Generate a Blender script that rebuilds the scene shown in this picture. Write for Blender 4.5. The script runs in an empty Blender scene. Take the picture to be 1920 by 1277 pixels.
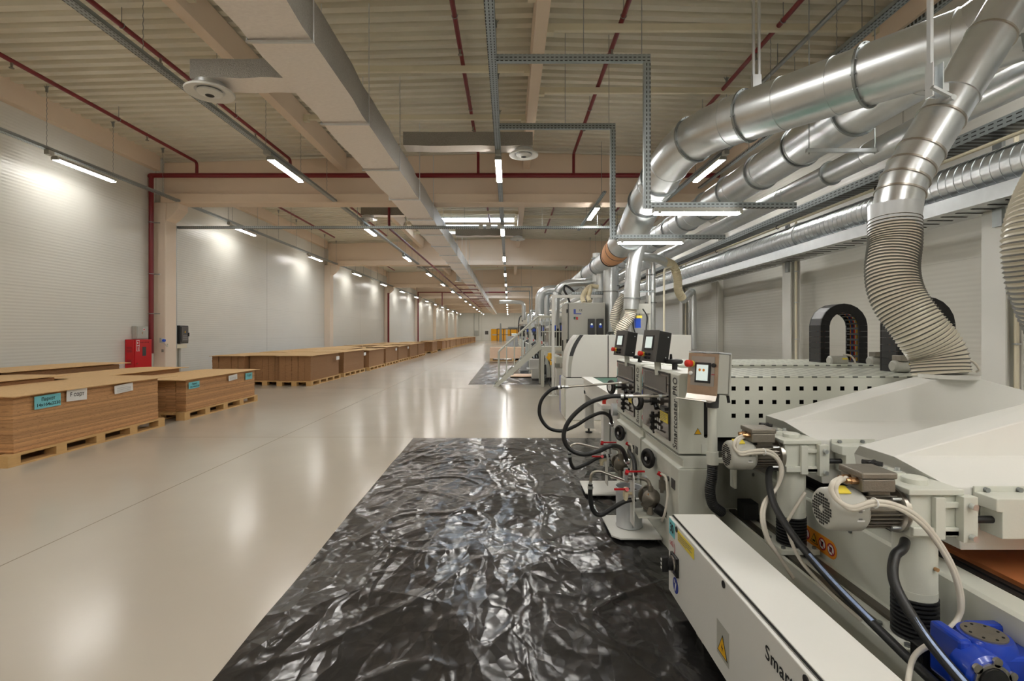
import bpy, bmesh, math, random
from mathutils import Vector, Matrix, noise
random.seed(7)
C = bpy.context.scene.collection
PI = math.pi
EYE = 1.42
def at(x, y, d):
    """a point seen at picture position x, y and lying d metres in front of the eye"""
    return Vector(((x-954)*d/950, d, EYE-(y-624)*d/950))
# ------------------------------------------------------------------ materials
def s2l(c): return c/12.92 if c <= .04045 else ((c+.055)/1.055)**2.4
def rgb(r, g, b): return (s2l(r/255), s2l(g/255), s2l(b/255), 1)
M = {}
def mat(name, col, rough=.5, metal=0, var=.06, scale=6, bump=0, bscale=40, spec=.5, coat=0, stretch=None, emis=0, trans=0):
    m = bpy.data.materials.new(name); m.use_nodes = True
    nt = m.node_tree; N = nt.nodes; L = nt.links; b = N['Principled BSDF']
    b.inputs['Roughness'].default_value = rough; b.inputs['Metallic'].default_value = metal
    b.inputs['Specular IOR Level'].default_value = spec; b.inputs['Coat Weight'].default_value = coat
    b.inputs['Coat Roughness'].default_value = .15
    if trans: b.inputs['Transmission Weight'].default_value = trans
    tc = N.new('ShaderNodeTexCoord'); mp = N.new('ShaderNodeMapping')
    L.new(tc.outputs['Object'], mp.inputs['Vector'])
    if stretch: mp.inputs['Scale'].default_value = stretch
    nz = N.new('ShaderNodeTexNoise'); nz.inputs['Scale'].default_value = scale; nz.inputs['Detail'].default_value = 5
    L.new(mp.outputs[0], nz.inputs['Vector'])
    mx = N.new('ShaderNodeMix'); mx.data_type = 'RGBA'
    c = col
    mx.inputs['A'].default_value = (c[0]*(1-var), c[1]*(1-var), c[2]*(1-var), 1)
    mx.inputs['B'].default_value = (min(1, c[0]*(1+var)), min(1, c[1]*(1+var)), min(1, c[2]*(1+var)), 1)
    L.new(nz.outputs['Fac'], mx.inputs['Factor']); L.new(mx.outputs['Result'], b.inputs['Base Color'])
    if emis:
        b.inputs['Emission Color'].default_value = c; b.inputs['Emission Strength'].default_value = emis
    if bump:
        n2 = N.new('ShaderNodeTexNoise'); n2.inputs['Scale'].default_value = bscale; n2.inputs['Detail'].default_value = 4
        L.new(mp.outputs[0], n2.inputs['Vector'])
        bp = N.new('ShaderNodeBump'); bp.inputs['Strength'].default_value = bump; bp.inputs['Distance'].default_value = .02
        L.new(n2.outputs['Fac'], bp.inputs['Height']); L.new(bp.outputs[0], b.inputs['Normal'])
    M[name] = m; return m
def math_node(nt, op, a, b=None, c=None):
    n = nt.nodes.new('ShaderNodeMath'); n.operation = op
    for i, v in enumerate((a, b, c)):
        if v is None: continue
        if isinstance(v, (int, float)): n.inputs[i].default_value = v
        else: nt.links.new(v, n.inputs[i])
    return n.outputs[0]
def coords(nt, kind='Object'):
    tc = nt.nodes.new('ShaderNodeTexCoord'); sp = nt.nodes.new('ShaderNodeSeparateXYZ')
    nt.links.new(tc.outputs[kind], sp.inputs[0]); return tc.outputs[kind], sp.outputs
def line_mask(nt, v, period, width, phase=0):
    """1 on a line of the given width once every period"""
    f = math_node(nt, 'FRACT', math_node(nt, 'DIVIDE', math_node(nt, 'ADD', v, phase+1000*period), period))
    return math_node(nt, 'LESS_THAN', f, width/period)
def mixcol(nt, base_socket, other, fac):
    mx = nt.nodes.new('ShaderNodeMix'); mx.data_type = 'RGBA'
    nt.links.new(base_socket, mx.inputs['A']); mx.inputs['B'].default_value = other
    nt.links.new(fac, mx.inputs['Factor']); return mx.outputs['Result']
def base_of(m):
    nt = m.node_tree; b = nt.nodes['Principled BSDF']; return nt, b, b.inputs['Base Color'].links[0].from_socket

mat('machine_green', rgb(207, 209, 199), .42, var=.03, bump=.03, bscale=120)
mat('machine_white', rgb(222, 222, 217), .38, var=.025, bump=.03, bscale=90)
mat('machine_grey', rgb(176, 176, 168), .45, var=.03)
mat('cream_plastic', rgb(222, 210, 178), .5, var=.08)
mat('cream_paint', rgb(226, 218, 194), .5, var=.04)
mat('beam_paint', rgb(230, 210, 188), .6, var=.04, scale=1.5, bump=.05, bscale=25)
mat('column_paint', rgb(230, 214, 196), .6, var=.04, scale=1.5, bump=.05, bscale=25)
mat('galvanised', rgb(216, 220, 222), .32, .95, var=.10, scale=9, bump=.02, bscale=60)
mat('galvanised_dull', rgb(150, 155, 155), .42, .9, var=.12, scale=14)
mat('steel', rgb(185, 180, 172), .28, 1, var=.08, scale=20)
mat('cast_metal', rgb(140, 134, 124), .5, .75, var=.15, scale=30, bump=.12, bscale=200)
mat('copper_edge', rgb(182, 158, 138), .35, .8, var=.18, scale=18)
mat('brass', rgb(190, 150, 110), .3, 1, var=.1)
mat('foil', rgb(246, 236, 228), .45, .08, var=.10, scale=22, bump=.28, bscale=30, stretch=(1, 2.2, 1))  # duct undersides: light thrown up from the floor is put into the colour
mat('foil_shaded', rgb(150, 146, 138), .42, .55, var=.35, scale=60, bump=.5, bscale=90)  # darker copy of the foil, shade of the duct sides in the colour
mat('red_pipe', rgb(118, 26, 32), .4, var=.08)
mat('red_paint', rgb(196, 24, 32), .35, var=.05)
mat('red_plastic', rgb(214, 50, 34), .35, var=.04)
mat('black_plastic', rgb(26, 26, 27), .45, var=.15)
mat('black_rubber', rgb(30, 31, 32), .42, var=.25, scale=30, bump=.1, bscale=150)
mat('dark_grey', rgb(62, 63, 64), .4, var=.1)
mat('panel_grey', rgb(84, 82, 80), .35, var=.06)
mat('smoked_glass', rgb(66, 60, 54), .10, var=.35, scale=2.5, spec=.7)
mat('screen', rgb(205, 218, 214), .2, var=.03, emis=.25)
mat('screen_frame', rgb(38, 38, 40), .3, var=.05)
mat('yellow', rgb(236, 214, 80), .5, var=.05)
mat('warning_yellow', rgb(232, 178, 30), .5, var=.04)
mat('door_yellow', rgb(236, 168, 20), .4, var=.05)
mat('orange', rgb(236, 150, 40), .5, var=.05)
mat('fabric_orange', rgb(214, 160, 118), .7, var=.1, scale=30)
mat('turquoise', rgb(118, 198, 208), .6, var=.04)
mat('paper', rgb(228, 228, 226), .7, var=.03)
mat('ink', rgb(22, 24, 26), .6, var=.05)
mat('ink_grey', rgb(130, 130, 128), .6, var=.1)
mat('logo_red', rgb(176, 34, 52), .5, var=.04)
mat('sign_blue', rgb(38, 62, 160), .4, var=.05)
mat('blue_paint', rgb(22, 62, 176), .28, var=.12, coat=.5)
mat('blue_display', rgb(30, 66, 160), .3, var=.05, emis=.12)
mat('brushed_steel', rgb(168, 162, 156), .4, .45, var=.08, scale=14)
mat('hose_print', rgb(160, 180, 226), .5, var=.4, scale=60)
mat('green_mat', rgb(14, 84, 64), .5, var=.05)
mat('white_cable', rgb(208, 202, 190), .45, var=.06)
mat('translucent_hose', rgb(214, 208, 190), .3, var=.1, spec=.5)
mat('hose_rib', rgb(96, 96, 92), .4, var=.2)
mat('tin', rgb(206, 210, 214), .35, .35, var=.05)
mat('rail_metal', rgb(104, 98, 88), .35, .8, var=.2, scale=20)
mat('void_black', rgb(14, 14, 14), .8, var=.1)
mat('osb', rgb(208, 172, 122), .7, var=.2, scale=45, bump=.1, bscale=60)
mat('pallet_wood', rgb(200, 162, 108), .75, var=.14, scale=9, stretch=(6, .8, 6), bump=.1)
mat('board_brown', rgb(170, 105, 62), .5, var=.15, scale=12)
mat('plywood', rgb(226, 190, 156), .6, var=.06)
# pressed boards: each shows its own tone and the grain of its sawn edge
def board_material(name, col):
    m = mat(name, col, .7, var=.2, scale=7, stretch=(5, 1.1, 40), bump=.2, bscale=30)
    nt, b, src = base_of(m)
    oi = nt.nodes.new('ShaderNodeObjectInfo')
    hs = nt.nodes.new('ShaderNodeHueSaturation')
    v = math_node(nt, 'MULTIPLY_ADD', oi.outputs['Random'], .42, .80)
    nt.links.new(v, hs.inputs['Value']); nt.links.new(src, hs.inputs['Color'])
    cr, xyz = coords(nt)
    dash = nt.nodes.new('ShaderNodeTexNoise'); dash.inputs['Scale'].default_value = 9
    mp = nt.nodes.new('ShaderNodeMapping'); mp.inputs['Scale'].default_value = (1, 2, 28)
    nt.links.new(cr, mp.inputs[0]); nt.links.new(mp.outputs[0], dash.inputs['Vector'])
    k = math_node(nt, 'GREATER_THAN', dash.outputs['Fac'], .64)
    k = math_node(nt, 'MULTIPLY', k, .55)
    nt.links.new(mixcol(nt, hs.outputs[0], rgb(96, 60, 34), k), b.inputs['Base Color'])
    geo = nt.nodes.new('ShaderNodeNewGeometry')      # grain runs on from board to board
    for l in list(nt.links):
        if l.from_node.type == 'TEX_COORD' and l.to_node.type == 'MAPPING': to = l.to_socket; nt.links.remove(l); nt.links.new(geo.outputs['Position'], to)
    return m
board_material('board', rgb(194, 148, 102))
mb = board_material('board_far', rgb(188, 142, 98))
nt, b, src = base_of(mb); cr, xyz = coords(nt)
nt.links.new(mixcol(nt, src, rgb(84, 52, 30), math_node(nt, 'MULTIPLY', line_mask(nt, xyz[2], .0145, .0032, -.131), .75)), b.inputs['Base Color'])
# concrete floor
m = mat('floor_concrete', rgb(188, 180, 167), .19, var=.07, scale=1.1, spec=.6, bump=.10, bscale=1.8)
nt, b, src = base_of(m); cr, xyz = coords(nt)
j = math_node(nt, 'MAXIMUM', line_mask(nt, xyz[1], 6.05, .012, -.85), line_mask(nt, xyz[0], 4.8, .010, 3.1))
nt.links.new(mixcol(nt, src, rgb(128, 116, 100), math_node(nt, 'MULTIPLY', j, .8)), b.inputs['Base Color'])
# sandwich panel walls: fine horizontal ribs, upright joints
def wall_material(name, axis):
    m = mat(name, rgb(216, 215, 207), .33, var=.03, scale=1.2)
    nt, b, src = base_of(m); cr, xyz = coords(nt)
    a = xyz[axis]
    rib = math_node(nt, 'SINE', math_node(nt, 'MULTIPLY', xyz[2], 2*PI/.062))
    seam = line_mask(nt, a, 6.0, .035, -1.05)
    course = line_mask(nt, xyz[2], 1.1, .008, -.1)
    k = math_node(nt, 'ADD', math_node(nt, 'MULTIPLY', seam, .55), math_node(nt, 'MULTIPLY', course, .28))
    c = mixcol(nt, src, rgb(150, 148, 138), k)
    nt.links.new(c, b.inputs['Base Color'])
    bp = nt.nodes.new('ShaderNodeBump'); bp.inputs['Strength'].default_value = .16; bp.inputs['Distance'].default_value = .004
    nt.links.new(rib, bp.inputs['Height']); nt.links.new(bp.outputs[0], b.inputs['Normal'])
    return m
wall_material('wall_panel', 1); wall_material('wall_panel_end', 0)
mat('ceiling_sheet', rgb(218, 213, 196), .5, var=.05, scale=2)
# perforated channel: rows of punched slots
def tray_material(name, axis, cross, period=.055, slot=.032):
    m = mat(name, rgb(158, 166, 168), .4, .75, var=.1)
    nt, b, src = base_of(m); cr, xyz = coords(nt)
    k = line_mask(nt, xyz[axis], period, slot)
    k2 = line_mask(nt, xyz[cross], .04, .012, .014)
    nt.links.new(mixcol(nt, src, rgb(34, 34, 32), math_node(nt, 'MULTIPLY', math_node(nt, 'MULTIPLY', k, k2), 1)), b.inputs['Base Color'])
    inv = math_node(nt, 'MULTIPLY_ADD', math_node(nt, 'MULTIPLY', k, k2), -.75, .75)
    nt.links.new(inv, b.inputs['Metallic'])
    return m
tray_material('slotted_y', 1, 0); tray_material('slotted_x', 0, 2); tray_material('slotted_z', 2, 0)
tray_material('slotted_yz', 1, 2, .09, .055)
# perforated top cover
m = mat('perforated_top', rgb(214, 217, 205), .3, var=.02)
nt, b, src = base_of(m); cr, xyz = coords(nt)
k = math_node(nt, 'MULTIPLY', line_mask(nt, xyz[0], .086, .034), line_mask(nt, xyz[1], .086, .034))
nt.links.new(mixcol(nt, src, rgb(40, 42, 38), math_node(nt, 'MULTIPLY', k, .85)), b.inputs['Base Color'])
# spiral seamed duct (seams every 9 cm along its run) drawn as geometry; belts with a mesh pattern
m = mat('belt', rgb(38, 38, 40), .35, var=.2, scale=20)
# black wrinkled sheet
m = mat('black_film', rgb(34, 33, 33), .2, var=.25, scale=3, spec=.7)
nt, b, src = base_of(m); cr, xyz = coords(nt)
def creases(scale, stretch, rot):
    """folded facets: distance to the nearest crease of a warped cell pattern"""
    mp = nt.nodes.new('ShaderNodeMapping'); mp.inputs['Scale'].default_value = stretch; mp.inputs['Rotation'].default_value = (0, 0, rot)
    nz = nt.nodes.new('ShaderNodeTexNoise'); nz.inputs['Scale'].default_value = scale*.6; nz.inputs['Detail'].default_value = 3
    nt.links.new(cr, nz.inputs['Vector'])
    ad = nt.nodes.new('ShaderNodeVectorMath'); ad.operation = 'MULTIPLY_ADD'; ad.inputs[1].default_value = (.5/scale*2,)*3
    nt.links.new(nz.outputs['Color'], ad.inputs[0]); nt.links.new(cr, ad.inputs[2]); nt.links.new(ad.outputs[0], mp.inputs[0])
    v = nt.nodes.new('ShaderNodeTexVoronoi'); v.feature = 'DISTANCE_TO_EDGE'; v.inputs['Scale'].default_value = scale
    nt.links.new(mp.outputs[0], v.inputs['Vector'])
    return math_node(nt, 'MULTIPLY', math_node(nt, 'MINIMUM', v.outputs['Distance'], .35), 1/scale)
h = math_node(nt, 'ADD', creases(1.1, (1, .4, 1), .35), math_node(nt, 'MULTIPLY', creases(3.2, (1, .4, 1), -.5), .8))
h = math_node(nt, 'ADD', h, math_node(nt, 'MULTIPLY', creases(9, (1, .6, 1), .2), .45))
bp = nt.nodes.new('ShaderNodeBump'); bp.inputs['Strength'].default_value = 1; bp.inputs['Distance'].default_value = .13; bp.invert = True
nt.links.new(h, bp.inputs['Height']); nt.links.new(bp.outputs[0], b.inputs['Normal'])
# light givers
def emitter(name, col, strength):
    m = bpy.data.materials.new(name); m.use_nodes = True; nt = m.node_tree
    b = nt.nodes['Principled BSDF']; b.inputs['Base Color'].default_value = (.8, .8, .8, 1)
    b.inputs['Emission Color'].default_value = col; b.inputs['Emission Strength'].default_value = strength
    M[name] = m
emitter('lamp_light', (1, .97, .92, 1), 36)
emitter('lamp_light_soft', (1, .97, .92, 1), 17)
emitter('sky_light', (.66, .80, 1, 1), 9)

# ------------------------------------------------------------------ mesh helpers
class MB:
    def __init__(s): s.v = []; s.f = []; s.sm = []; s.mi = []
    def add(s, vs, fs, smooth=False, mi=0, T=None):
        o = len(s.v)
        for p in vs:
            p = Vector(p); s.v.append(T @ p if T else p)
        for f in fs:
            s.f.append([i+o for i in f]); s.sm.append(smooth); s.mi.append(mi)
    def box(s, x0, x1, y0, y1, z0, z1, T=None, mi=0):
        vs = [(x, y, z) for z in (z0, z1) for y in (y0, y1) for x in (x0, x1)]
        s.add(vs, [(0, 2, 3, 1), (4, 5, 7, 6), (0, 1, 5, 4), (2, 6, 7, 3), (0, 4, 6, 2), (1, 3, 7, 5)], False, mi, T); return s
    def cbox(s, c, d, T=None, mi=0):
        return s.box(c[0]-d[0]/2, c[0]+d[0]/2, c[1]-d[1]/2, c[1]+d[1]/2, c[2]-d[2]/2, c[2]+d[2]/2, T, mi)
    def rings(s, rs, closed_ends=True, smooth=True, mi=0, mis=None):
        n = len(rs[0]); vs = [p for r in rs for p in r]; o = len(s.v)
        for p in vs: s.v.append(Vector(p))
        for i in range(len(rs)-1):
            for k in range(n):
                a = o+i*n+k; b_ = o+i*n+(k+1) % n
                s.f.append([a, b_, b_+n, a+n]); s.sm.append(smooth); s.mi.append(mis[i] if mis else mi)
        if closed_ends:
            s.f.append([o+k for k in range(n)][::-1]); s.sm.append(False); s.mi.append(mi)
            s.f.append([o+(len(rs)-1)*n+k for k in range(n)]); s.sm.append(False); s.mi.append(mi)
        return s
    def cyl(s, p0, p1, r0, r1=None, n=20, mi=0):
        return s.tube([p0, p1], [r0, r0 if r1 is None else r1], n, mi=mi)
    def tube(s, pts, r, n=16, caps=True, mi=0, mis=None, squash=None):
        pts = [Vector(p) for p in pts]
        if isinstance(r, (int, float)): r = [r]*len(pts)
        rs = []; prev = None
        for i, p in enumerate(pts):
            if i == 0: t = pts[1]-p
            elif i == len(pts)-1: t = p-pts[i-1]
            else: t = (pts[i+1]-p).normalized()+(p-pts[i-1]).normalized()
            if t.length < 1e-9: t = Vector((0, 0, 1))
            t.normalize()
            if prev is None:
                u = Vector((0, 0, 1)) if abs(t.z) < .9 else Vector((1, 0, 0))
                u = (u - t*u.dot(t)).normalized()
            else:
                u = prev - t*prev.dot(t)
                u = u.normalized() if u.length > 1e-6 else prev
            prev = u; w = t.cross(u)
            rs.append([p+(u*math.cos(a)+w*math.sin(a))*r[i] for a in [2*PI*k/n for k in range(n)]])
        return s.rings(rs, caps, True, mi, mis)
    def lathe(s, o, axis, prof, n=24, mi=0, caps=True):
        """prof = [(distance along axis, radius)...]"""
        o = Vector(o); axis = Vector(axis).normalized()
        u = Vector((0, 0, 1)) if abs(axis.z) < .9 else Vector((1, 0, 0))
        u = (u-axis*u.dot(axis)).normalized(); w = axis.cross(u)
        for i in range(len(prof)-1):          # every band flat against its neighbours so that edges stay crisp
            a, b_ = prof[i], prof[i+1]
            rs = [[o+axis*q[0]+(u*math.cos(t)+w*math.sin(t))*q[1] for t in [2*PI*k/n for k in range(n)]] for q in (a, b_)]
            s.rings(rs, False, True, mi)
        for q, rev in ((prof[0], True), (prof[-1], False)):
            if caps and q[1] > 1e-4:
                vs = [o+axis*q[0]+(u*math.cos(t)+w*math.sin(t))*q[1] for t in [2*PI*k/n for k in range(n)]]
                f = list(range(n)); s.add(vs, [f[::-1] if rev else f], False, mi)
        return s
    def prism(s, poly, d0, d1, axis='y', mi=0):
        """poly of 2D points, swept along an axis: 'y' uses (x,z), 'x' uses (y,z), 'z' uses (x,y)"""
        def P(q, d): return {'y': (q[0], d, q[1]), 'x': (d, q[0], q[1]), 'z': (q[0], q[1], d)}[axis]
        n = len(poly); vs = [P(q, d0) for q in poly]+[P(q, d1) for q in poly]
        fs = [list(range(n))[::-1], [n+i for i in range(n)]]+[[i, (i+1) % n, n+(i+1) % n, n+i] for i in range(n)]
        s.add(vs, fs, False, mi); return s
    def torus(s, c, axis, R, r, n=28, m=10):
        c = Vector(c); axis = Vector(axis).normalized()
        u = Vector((0, 0, 1)) if abs(axis.z) < .9 else Vector((1, 0, 0))
        u = (u-axis*u.dot(axis)).normalized(); w = axis.cross(u)
        rs = []
        for i in range(n+1):
            a = 2*PI*i/n; d = u*math.cos(a)+w*math.sin(a)
            rs.append([c+d*(R+r*math.cos(t))+axis*r*math.sin(t) for t in [2*PI*k/m for k in range(m)]])
        return s.rings(rs, False)
    def weld(s):
        key = {}; idx = []; nv = []
        for v in s.v:
            k = (round(v.x, 5), round(v.y, 5), round(v.z, 5))
            if k not in key: key[k] = len(nv); nv.append(v)
            idx.append(key[k])
        f2, sm, mi = [], [], []
        for f, a, b_ in zip(s.f, s.sm, s.mi):
            g = []
            for i in f:
                j = idx[i]
                if not g or (g[-1] != j and j != g[0]): g.append(j)
            if len(set(g)) >= 3: f2.append(g); sm.append(a); mi.append(b_)
        s.v, s.f, s.sm, s.mi = nv, f2, sm, mi
    def islands(s):
        par = list(range(len(s.v)))
        def find(a):
            while par[a] != a: par[a] = par[par[a]]; a = par[a]
            return a
        for f in s.f:
            r = find(f[0])
            for i in f[1:]:
                q = find(i)
                if q != r: par[q] = r
        out = {}
        for f, a, b_ in zip(s.f, s.sm, s.mi):
            m = out.setdefault(find(f[0]), (MB(), {})); g = []
            for i in f:
                if i not in m[1]: m[1][i] = len(m[0].v); m[0].v.append(s.v[i])
                g.append(m[1][i])
            m[0].f.append(g); m[0].sm.append(a); m[0].mi.append(b_)
        return [m[0] for m in out.values()]
    def each(s, name, material, parent=None, **k):
        """every separate piece becomes a part of its own"""
        s.weld(); return [m.build(name, material, parent, **k) for m in s.islands()]
    def build(s, name, material, parent=None, loc=None, bev=0):
        if len(s.v) < 30000: s.weld()
        me = bpy.data.meshes.new(name)
        root = parent
        while root is not None and root.parent is not None: root = root.parent
        off = Vector(root.location) if root is not None else (Vector(loc) if loc is not None else Vector((0, 0, 0)))
        me.from_pydata([tuple(v-off) for v in s.v], [], s.f)
        me.polygons.foreach_set('use_smooth', s.sm); me.polygons.foreach_set('material_index', s.mi)
        bm = bmesh.new(); bm.from_mesh(me); bmesh.ops.recalc_face_normals(bm, faces=bm.faces); bm.to_mesh(me); bm.free()
        if any(s.sm): me.set_sharp_from_angle(angle=math.radians(38))
        for mm in (material if isinstance(material, (list, tuple)) else [material]): me.materials.append(M[mm])
        o = bpy.data.objects.new(name, me); C.objects.link(o)
        if parent is None: o.location = off
        else: o.parent = parent
        if bev:
            md = o.modifiers.new('bevel', 'BEVEL'); md.width = bev; md.segments = 2; md.limit_method = 'ANGLE'; md.angle_limit = math.radians(50)
        return o
def tag(o, label, cat, group=None, kind=None):
    o['label'] = label; o['category'] = cat
    if group: o['group'] = group
    if kind: o['kind'] = kind
    return o
def thing(name, label, cat, loc=(0, 0, 0), group=None):
    o = bpy.data.objects.new(name, None); o.empty_display_size = .1; C.objects.link(o); o.location = loc
    return tag(o, label, cat, group)
def struct(o, label=None):
    o['kind'] = 'structure'
    if label: o['label'] = label
    return o
def kids(o): return [c for c in bpy.data.objects if c.parent == o]
def dup(root, loc, label=None, group=None, rotz=None):
    def cp(o, parent):
        c = o.copy(); C.objects.link(c); c.parent = parent
        for k in CH.get(o.name) or CH.setdefault(o.name, kids(o)): cp(k, c)
        return c
    r = cp(root, None); r.location = loc
    if rotz is not None: r.rotation_euler = (0, 0, rotz)
    if label: r['label'] = label
    if group: r['group'] = group
    return r
CH = {}
def fillet(pts, rad, n=8):
    pts = [Vector(p) for p in pts]; out = [pts[0]]
    for i in range(1, len(pts)-1):
        a, b_, c = pts[i-1], pts[i], pts[i+1]
        d1 = (a-b_); d2 = (c-b_); r = min(rad, d1.length*.49, d2.length*.49)
        p = b_+d1.normalized()*r; q = b_+d2.normalized()*r
        for k in range(n+1):
            t = k/n; out.append(p*(1-t)**2+b_*2*t*(1-t)+q*t*t)
    out.append(pts[-1]); return out
def spline(pts, n=10):
    pts = [Vector(p) for p in pts]; P = [pts[0]*2-pts[1]]+pts+[pts[-1]*2-pts[-2]]; out = []
    for i in range(1, len(P)-2):
        for k in range(n):
            t = k/n; a, b_, c, d = P[i-1], P[i], P[i+1], P[i+2]
            out.append(.5*((2*b_)+(c-a)*t+(2*a-5*b_+4*c-d)*t*t+(3*b_-a-3*c+d)*t**3))
    out.append(pts[-1]); return out
def resample(pts, step):
    out = [pts[0]]; acc = 0
    for a, b_ in zip(pts, pts[1:]):
        d = (b_-a).length; pos = step-acc
        while pos <= d and d > 0:
            out.append(a+(b_-a)*(pos/d)); pos += step
        acc = d-(pos-step)
    return out
def point_along(pts, dist):
    for a, b_ in zip(pts, pts[1:]):
        d = (b_-a).length
        if dist <= d: return a+(b_-a)*(dist/d), (b_-a).normalized()
        dist -= d
    return pts[-1], (pts[-1]-pts[-2]).normalized()
def length(pts): return sum((b_-a).length for a, b_ in zip(pts, pts[1:]))
def lettering(txt, origin, right, up, size, material, parent=None, name='lettering', depth=.001, spacing=1, fit=None, align='LEFT', bold=.012):
    cu = bpy.data.curves.new('glyphs', 'FONT'); cu.body = txt; cu.size = 1; cu.extrude = 0; cu.space_character = spacing; cu.resolution_u = 3; cu.offset = bold
    cu.align_x = align
    o = bpy.data.objects.new('glyphs', cu); C.objects.link(o)
    dg = bpy.context.evaluated_depsgraph_get(); me = bpy.data.meshes.new_from_object(o.evaluated_get(dg))
    bpy.data.objects.remove(o)
    vs = [v.co.copy() for v in me.vertices]; fs = [list(p.vertices) for p in me.polygons]
    bpy.data.meshes.remove(me)
    right = Vector(right).normalized(); up = Vector(up).normalized(); nrm = right.cross(up)
    if not vs: return None
    w = max(v.x for v in vs)-min(v.x for v in vs)
    sx = size if fit is None else fit/w
    mb = MB(); mb.add([Vector(origin)+right*(v.x*sx)+up*(v.y*size)+nrm*depth for v in vs], fs)
    return mb.build(name, material, parent)
def quadplate(origin, right, up, w, h, t=.0015):
    r = Vector(right).normalized(); u = Vector(up).normalized(); n = r.cross(u); o = Vector(origin)
    vs = [o, o+r*w, o+r*w+u*h, o+u*h]; vs += [v+n*t for v in vs]
    mb = MB(); mb.add(vs, [(3, 2, 1, 0), (4, 5, 6, 7), (0, 1, 5, 4), (1, 2, 6, 5), (2, 3, 7, 6), (3, 0, 4, 7)]); return mb
def triangle_sign(origin, right, up, w, parent, mark=True):
    r = Vector(right).normalized(); u = Vector(up).normalized(); n = r.cross(u); o = Vector(origin)
    def tri(s, t0, t1):
        c = o+r*w/2+u*w*.3
        pts = [c+(o-c)*s, c+(o+r*w-c)*s, c+(o+r*w/2+u*w*.87-c)*s]
        m = MB(); m.add([p+n*t0 for p in pts]+[p+n*t1 for p in pts], [(2, 1, 0), (3, 4, 5), (0, 1, 4, 3), (1, 2, 5, 4), (2, 0, 3, 5)]); return m
    a = tri(1, 0, .001).build('warning_sign', 'ink', parent)
    tri(.84, .001, .0018).build('sign_face', 'warning_yellow', a)
    if mark:
        c = o+r*w*.5+u*w*.12
        pts = [(.02, .42), (-.09, .18), (.0, .2), (-.03, 0), (.09, .26), (.0, .24)]
        m = MB(); m.add([c+r*w*p[0]+u*w*p[1]+n*.0024 for p in pts], [(0, 1, 2, 5), (2, 3, 4, 5)]); m.build('sign_symbol', 'ink', a)
    return a
# ================================================================== THE HALL
XL, XR, YB, YF = -9.1, 5.5, -7.0, 92.0
RX = .45
def roof(x): return 6.22-.0295*abs(x-RX)
mb = MB(); mb.box(XL-.3, XR+.3, YB, YF, -.12, 0); struct(mb.build('floor', 'floor_concrete'))
mb = MB(); mb.box(XL-.15, XL, YB, YF, 0, 6.5); struct(mb.build('wall_left', 'wall_panel'))
mb = MB(); mb.box(XR, XR+.15, YB, YF, 0, 6.5); struct(mb.build('wall_right', 'wall_panel'))
mb = MB(); mb.box(XL, XR, YF, YF+.15, 0, 6.5); struct(mb.build('wall_back', 'wall_panel_end'))
mb = MB(); mb.box(XL, XR, YB-.15, YB, 0, 6.5); struct(mb.build('wall_front', 'wall_panel_end'))
def corrugated(mb, x0, x1, y0, y1):
    per, am = .25, .07; n = int((y1-y0)/per)
    prof = []
    for i in range(n):
        y = y0+i*per
        prof += [(y, am), (y+.07, am), (y+.1, 0), (y+.22, 0)]
    prof.append((y1, am))
    xs = [x0]+([RX] if x0 < RX < x1 else [])+[x1]
    vs = [(x, y, roof(x)+z) for x in xs for y, z in prof]; m_ = len(prof)
    mb.add(vs, [(j*m_+i, j*m_+i+1, (j+1)*m_+i+1, (j+1)*m_+i) for j in range(len(xs)-1) for i in range(m_-1)])
SKY = [(-2.9, .2, 20.6, 22.4), (-2.9, .2, 44.6, 46.4)]
mb = MB()
corrugated(mb, XL, -2.9, YB, YF); corrugated(mb, .2, XR, YB, YF)
corrugated(mb, -2.9, .2, YB, 20.6); corrugated(mb, -2.9, .2, 22.4, 44.6); corrugated(mb, -2.9, .2, 46.4, YF)
ce = struct(mb.build('ceiling', 'ceiling_sheet'))
mb = MB(); mb.box(XL-.15, XR+.15, YB-.1, YF+.1, 6.75, 6.8); struct(mb.build('ceiling_deck', 'ceiling_sheet'))
for n, (x0, x1, y0, y1) in enumerate(SKY):
    mb = MB(); z0, z1 = 5.98, 6.62
    mb.box(x0-.05, x0, y0-.05, y1+.05, z0+.1, z1); mb.box(x1, x1+.05, y0-.05, y1+.05, z0+.1, z1)
    mb.box(x0, x1, y0-.05, y0, z0+.1, z1); mb.box(x0, x1, y1, y1+.05, z0+.1, z1)
    w = struct(mb.build('window_%d' % (n+1), 'machine_white'))
    mb = MB(); mb.box(x0, x1, y0, y1, z1-.04, z1); mb.build('window_pane', 'sky_light', w)
BY = [13.0+12*k for k in range(-1, 7)]
# main cross beams with their bottom flange and raised top
for y in BY:
    mb = MB()
    mb.prism([(-8.95, 4.76), (5.45, 4.76), (5.45, 5.0), (-8.95, 5.0)], y, y+.5)
    mb.prism([(-8.95, 5.0), (5.45, 5.0), (5.45, 5.95), (RX, 6.1), (-8.95, 5.83)], y+.14, y+.36)
    struct(mb.build('ceiling_beam', 'beam_paint', bev=.02))
for x, z in ((-4.3, 5.62), (RX, 5.66)):
    mb = MB()
    for a, b_ in zip([YB]+[y+.36 for y in BY], [y+.14 for y in BY]+[YF]):
        mb.box(x-.09, x+.09, a+.01, b_-.01, z, roof(x)-.02 if x != RX else 6.2)
    struct(mb.build('ridge_beam', 'beam_paint'))
for x0, x1, s in ((XL, XL+.16, 'left'), (XR-.16, XR, 'right')):
    mb = MB()
    for a, b_ in zip([YB]+[y+.5 for y in BY], BY+[YF]):
        mb.box(x0, x1, a, b_, 5.57, 6.0)
    struct(mb.build('trim_eave_'+s, 'beam_paint'))
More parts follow.
